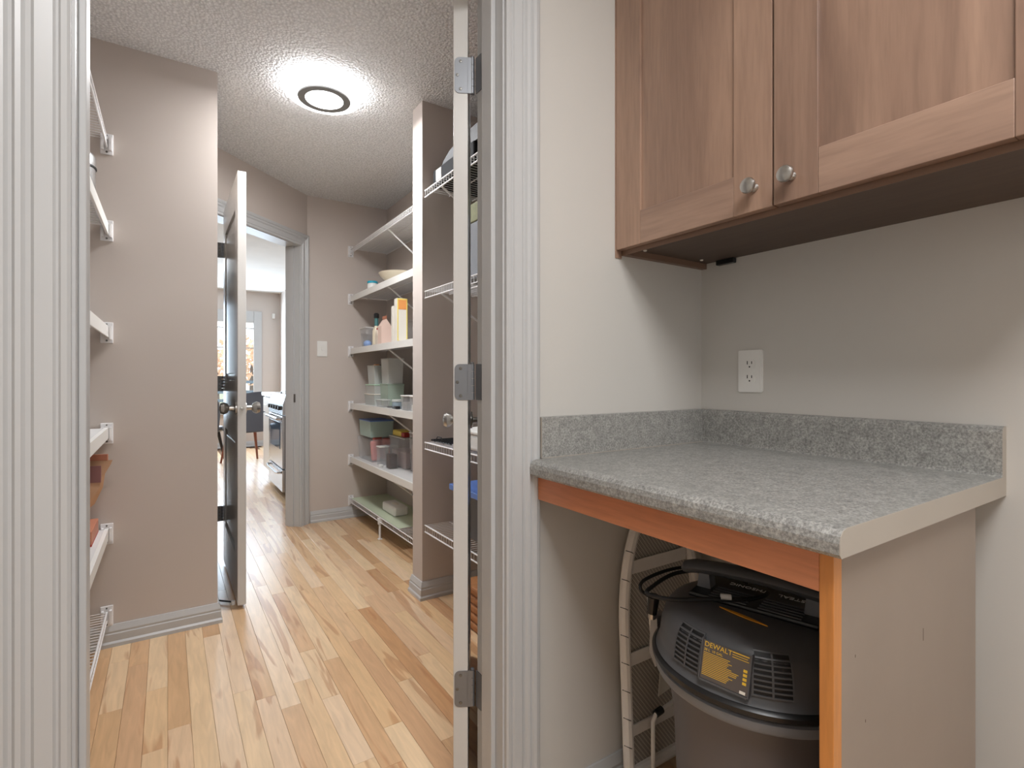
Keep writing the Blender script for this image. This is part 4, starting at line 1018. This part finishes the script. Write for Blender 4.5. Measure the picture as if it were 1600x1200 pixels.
# power cord looped over the head
def W(x, y, z_): return Vector((x, y, z_))
def spline(pts, n=8):
    P_ = [pts[0]]+pts+[pts[-1]]; out = []
    for i in range(1, len(P_)-2):
        for k in range(n):
            t_ = k/n; a, b, c, d = P_[i-1], P_[i], P_[i+1], P_[i+2]
            out.append(0.5*((2*b)+(c-a)*t_+(2*a-5*b+4*c-d)*t_*t_+(3*b-a-3*c+d)*t_**3))
    out.append(pts[-1]); return out
MB().tube(spline([W(-0.03,0.05,0.672), W(-0.09,0.045,0.683), W(-0.15,-0.02,0.682), W(-0.172,-0.09,0.668), W(-0.168,-0.112,0.662), W(-0.12,-0.108,0.664), W(-0.06,-0.07,0.669), W(-0.01,-0.04,0.673), W(0.012,-0.01,0.675), W(0.014,0.02,0.673)]), 0.0040, 8).build('power_cord', M_RUB, vc, world=False)
MB().tube(spline([W(-0.02,0.06,0.674), W(-0.10,0.058,0.684), W(-0.165,0.01,0.680), W(-0.20,-0.06,0.668), W(-0.198,-0.085,0.655), W(-0.192,-0.05,0.63), W(-0.196,-0.03,0.625)]), 0.0036, 8).build('cord_loop', M_RUB, vc, world=False)
MB().rod(W(-0.196,-0.03,0.626), W(-0.200,-0.03,0.588), 0.013, 12, 0.010).build('plug', M_BLACK, vc, world=False)
MB().rod(W(-0.200,-0.03,0.5878), W(-0.2005,-0.03,0.577), 0.008, 10).build('plug_prongs', M_NICKEL, vc, world=False)
MB().rod(W(-0.030,-0.054,0.6755), W(-0.046,-0.063,0.6755), 0.0052, 10).build('cord_tie', M_WHITE, vc, world=False)

# ================================================================== IRONING BOARD
ib = thing('ironing_board', 'folded ironing board standing against the wall, mesh underside showing', 'ironing board', (1.135, 0.985, 0))
BX, BY = 1.135, 0.975
def hwid(zz):
    tp_ = 0.745
    if zz > 0.44: return 0.142*math.sqrt(max(0, 1-((zz-0.44)/(tp_-0.44))**2))**0.92
    return 0.142-0.006*(0.44-zz)
zs = [0.06+0.02*k for k in range(20)]+[0.46+0.015*k for k in range(18)]+[0.73, 0.738, 0.743]
def lean(zz): return BY+0.030*(zz/0.75)-0.012     # slight lean to the wall
out = [Vector((BX-hwid(q), lean(q), q)) for q in zs]+[Vector((BX, lean(0.745), 0.745))]+[Vector((BX+hwid(q), lean(q), q)) for q in reversed(zs)]
ms = MB()
for a, b in zip(zs, zs[1:]):
    q = [(-1, a), (1, a), (1, b), (-1, b)]
    ms.b.faces.new([ms.b.verts.new((BX+s_*(hwid(zz)-0.006), lean(zz)+0.004, zz)) for s_, zz in q])
bmesh.ops.remove_doubles(ms.b, verts=ms.b.verts, dist=0.0005)
r_ = bmesh.ops.extrude_face_region(ms.b, geom=ms.b.faces[:]); bmesh.ops.translate(ms.b, vec=(0, 0.004, 0), verts=[v for v in r_['geom'] if isinstance(v, bmesh.types.BMVert)])
ms.build('mesh_panel', M_MESH, ib)
MB().tube(out, 0.0145, 10, closed=True).build('cover_rim', M_BOARDC, ib)
el = MB()
for sgn in (-1, 1):
    pts = []
    zz = 0.10; k = 0
    while zz < 0.70:
        off = 0.0135 if k % 2 == 0 else -0.002
        pts.append(Vector((BX+sgn*(hwid(zz)-off*0.8), lean(zz)-0.0135 if k % 2 else lean(zz)-0.007, zz))); zz += 0.035; k += 1
    el.tube(pts, 0.0011, 5)
    for p in pts[1::2]: el.tube([p, p+Vector((sgn*0.006, -0.001, 0.004)), Vector((p.x+sgn*0.0135, p.y+0.013, p.z+0.006))], 0.0010, 5)
el.build('elastic_cord', M_RUB, ib)
for a, b in ((0.565, 0.60), (0.33, 0.365), (0.15, 0.18)):
    s_ = MB(); s_.box(BX-hwid(a)+0.014, BX+hwid(b)-0.014, lean(a)-0.001, lean(a)+0.0035, a, b, 0.001); s_.build('cross_strap', M_BOARDC, ib)
lg = MB(); lg.tube([(BX-0.095, BY-0.034, 0.53), (BX-0.088, BY-0.040, 0.42), (BX-0.078, BY-0.040, 0.405), (BX+0.06, BY-0.040, 0.42), (BX+0.075, BY-0.036, 0.45)], 0.0055, 8)
lg.build('leg', M_BOARDC, ib)
lg = MB(); lg.tube([(BX-0.085, BY-0.040, 0.06), (BX-0.085, BY-0.040, 0.195), (BX-0.075, BY-0.040, 0.21), (BX+0.075, BY-0.040, 0.235)], 0.0055, 8)
lg.build('leg', M_BOARDC, ib)
for zz, xx in ((0.407, BX-0.062), (0.2115, BX-0.066)):
    q = MB(); q.rod((xx-0.010, BY-0.040, zz), (xx+0.014, BY-0.040, zz+0.004), 0.0095, 10); q.build('leg_cap', M_BLACK, ib)
tg = MB(); tg.ext([(-0.03,-0.045),(0.026,-0.036),(0.030,0.036),(-0.022,0.040)], (BX-0.005, BY-0.013, 0.275), (1,0,0), (0,0,1), (0,-1,0), 0.0012); tg.build('care_tag', M_CARD, ib)
tg = MB(); tg.ext([(-0.022,-0.014),(0.022,-0.008),(0.022,0.016),(-0.022,0.012)], (BX-0.02, BY-0.016, 0.345), (1,0,0), (0,0,1), (0,-1,0), 0.0012); tg.build('care_tag', M_CARD, ib)
# folded frame legs on the floor, white
fm = MB(); fm.rod((BX-0.075, BY-0.04, 0.0), (BX-0.085, BY-0.04, 0.062), 0.0055, 8); fm.rod((BX+0.10, BY-0.02, 0.0), (BX+0.10, BY-0.012, 0.07), 0.007, 8); fm.rod((BX-0.12, BY-0.02, 0.0), (BX-0.12, BY-0.012, 0.07), 0.007, 8)
fm.build('foot', M_BOARDC, ib, kind='stuff')
# white panel leaning beside the board
wp = thing('white_board', 'narrow white board standing between ironing board and vacuum', 'board', (1.12, 0.89, 0))
MB().box(1.088, 1.15, 0.875, 0.893, 0, 0.36, 0.004).build('body', M_WHITE, wp)
MB().box(1.110, 1.128, 0.8725, 0.8749, 0.02, 0.34, 0.001).build('groove', M_TRIM, wp)

# ================================================================== KITCHEN THINGS
rx0, rx1, ry0, ry1 = 0.875, 1.505, 5.0, 5.74
rg_ = thing('kitchen_range', 'stainless steel kitchen range with black side seen through the doorway', 'stove', (1.19, 5.37, 0))
MB().box(rx0, rx1, ry0, ry1, 0.06, 0.90, 0.004).build('body', M_BLACK, rg_)
MB().box(rx0+0.06, rx1-0.02, ry0+0.02, ry1-0.02, 0.0, 0.0595).build('plinth', M_RUB, rg_)
od = MB(); od.box(rx0-0.026, rx0-0.0003, ry0+0.006, ry1-0.006, 0.275, 0.74, 0.004); od = od.build('oven_door', M_STEEL, rg_)
MB().box(rx0-0.030, rx0-0.0262, ry0+0.12, ry1-0.12, 0.44, 0.68, 0.001).build('oven_window', M_DGLASS, od)
hd = MB(); hd.tube([(rx0-0.0262, ry0+0.06, 0.715), (rx0-0.06, ry0+0.07, 0.718), (rx0-0.066, ry0+0.12, 0.72), (rx0-0.066, ry1-0.12, 0.72), (rx0-0.06, ry1-0.07, 0.718), (rx0-0.0262, ry1-0.06, 0.715)], 0.011, 10); hd.build('handle', M_STEEL, od)
dr_ = MB(); dr_.box(rx0-0.026, rx0-0.0003, ry0+0.006, ry1-0.006, 0.065, 0.262, 0.004); dr_ = dr_.build('drawer', M_STEEL, rg_)
hd = MB(); hd.tube([(rx0-0.0262, ry0+0.06, 0.235), (rx0-0.05, ry0+0.07, 0.235), (rx0-0.055, ry0+0.15, 0.225), (rx0-0.055, ry1-0.15, 0.225), (rx0-0.05, ry1-0.07, 0.235), (rx0-0.0262, ry1-0.06, 0.235)], 0.010, 10); hd.build('handle', M_STEEL, dr_)
cp = MB(); cp.prism([(rx0-0.026, 0.75), (rx0-0.0003, 0.75), (rx0+0.04, 0.90), (rx0+0.005, 0.935), (rx0-0.022, 0.85)][:5], ry0+0.002, ry1-0.002, 'Y'); cp = cp.build('control_panel', M_STEEL, rg_)
for k in range(5):
    q = MB(); q.lathe([(0,0),(0.020,0),(0.018,-0.022),(0,-0.024)], (rx0-0.026, ry0+0.10+0.135*k, 0.81), 14, axis='X'); q.build('knob', M_BLACK, cp)
MB().box(rx0+0.041, rx1, ry0, ry1, 0.9005, 0.925, 0.004).build('cooktop', M_BLACK, rg_)
gr_ = MB()
for yy in (ry0+0.06, ry0+0.25, ry0+0.37, ry0+0.49, ry1-0.06): gr_.rod((rx0+0.08, yy, 0.945), (rx1-0.06, yy, 0.945), 0.006, 6)
for xx in (rx0+0.08, rx0+0.33, rx1-0.06): gr_.rod((xx, ry0+0.06, 0.945), (xx, ry1-0.06, 0.945), 0.006, 6); gr_.rod((xx, ry0+0.06, 0.925), (xx, ry0+0.06, 0.945), 0.006, 6); gr_.rod((xx, ry1-0.06, 0.925), (xx, ry1-0.06, 0.945), 0.006, 6)
gr_.build('grate', M_BLACK, rg_)
kc = thing('base_cabinet', 'white base cabinet beyond the range in the kitchen', 'cabinet', (1.19, 6.05, 0))
MB().box(0.90, 1.51, 5.75, 6.35, 0.10, 0.885, 0.002).build('body', M_WHITE, kc)
MB().box(0.95, 1.51, 5.77, 6.33, 0.0, 0.0995).build('plinth', M_BLACK, kc)
dd = MB(); dd.box(0.882, 0.8998, 5.755, 6.345, 0.12, 0.70, 0.002); dd = dd.build('door', M_WHITE, kc)
MB().rod((0.862, 5.80, 0.55), (0.862, 5.80, 0.67), 0.005, 8).build('handle', M_STEEL, dd)
dd = MB(); dd.box(0.882, 0.8998, 5.755, 6.345, 0.715, 0.875, 0.002); dd = dd.build('drawer', M_WHITE, kc)
MB().rod((0.862, 5.98, 0.80), (0.862, 6.12, 0.80), 0.005, 8).build('handle', M_STEEL, dd)
tag(MB().box(0.868, 1.514, 5.745, 6.37, 0.8855, 0.925, 0.004).build('kitchen_worktop', mat('white_quartz', (232, 232, 230), 0.2)), 'white worktop on the kitchen base cabinet', 'countertop')

def dining_chair(label, x, y, rot, fab, legm):
    t = thing('dining_chair', label, 'chair', (x, y, 0), rot, group='kitchen dining chairs')
    s = MB(); s.box(-0.23, 0.23, -0.22, 0.22, 0.40, 0.475, 0.03); s.build('seat', fab, t, world=False)
    b = MB(); n = 12; cols = []
    for i in range(n+1):
        a = PI*(-0.04+1.08*i/n); c = []
        top = 0.72+0.19*math.sin(PI*i/n)**0.7 if 0 < i < n else 0.68
        for zz in (0.42, 0.55, 0.66, top):
            rr_ = 0.235+0.03*(zz-0.42)/0.4; c.append((rr_*math.cos(a), 0.02+rr_*math.sin(a)*0.95, zz))
        cols.append(c)
    V = [[b.b.verts.new(p) for p in c] for c in cols]; V2 = [[b.b.verts.new((p[0]*1.11, 0.02+(p[1]-0.02)*1.11, p[2])) for p in c] for c in cols]
    for i in range(n):
        for k in range(3):
            b.b.faces.new((V[i][k], V[i+1][k], V[i+1][k+1], V[i][k+1])); b.b.faces.new((V2[i][k], V2[i+1][k], V2[i+1][k+1], V2[i][k+1]))
        b.b.faces.new((V[i][0], V[i+1][0], V2[i+1][0], V2[i][0])); b.b.faces.new((V[i][3], V[i+1][3], V2[i+1][3], V2[i][3]))
    for i in (0, n):
        for k in range(3): b.b.faces.new((V[i][k], V[i][k+1], V2[i][k+1], V2[i][k]))
    b.build('backrest', fab, t, world=False, smooth=True)
    for sx in (-1, 1):
        for sy in (-1, 1):
            l = MB(); l.rod((sx*0.235, sy*0.225, 0), (sx*0.17, sy*0.17, 0.42), 0.012, 10, 0.022); l.build('leg', legm, t, world=False)
    return t
dining_chair('grey shell dining chair with brown wooden legs beyond the range', 0.86, 7.45, R(200), M_FABG, M_CHWOOD)
dining_chair('dark dining chair glimpsed through the hinge gap of the far door', 0.30, 7.55, R(150), M_BLACKM, M_BLACK)
tag(MB().box(1.40, 1.44, 9.13, 9.16, 2.03, 2.11, 0.003).build('alarm_sensor', M_WHITE), 'small white sensor high on the far kitchen wall', 'sensor')
tag(MB().box(1.495, 1.515, 7.0, 7.35, 1.80, 1.92, 0.003).build('wall_vent', mat('bright_white', (245, 245, 245), 0.4)), 'white box high on the right kitchen wall', 'vent')
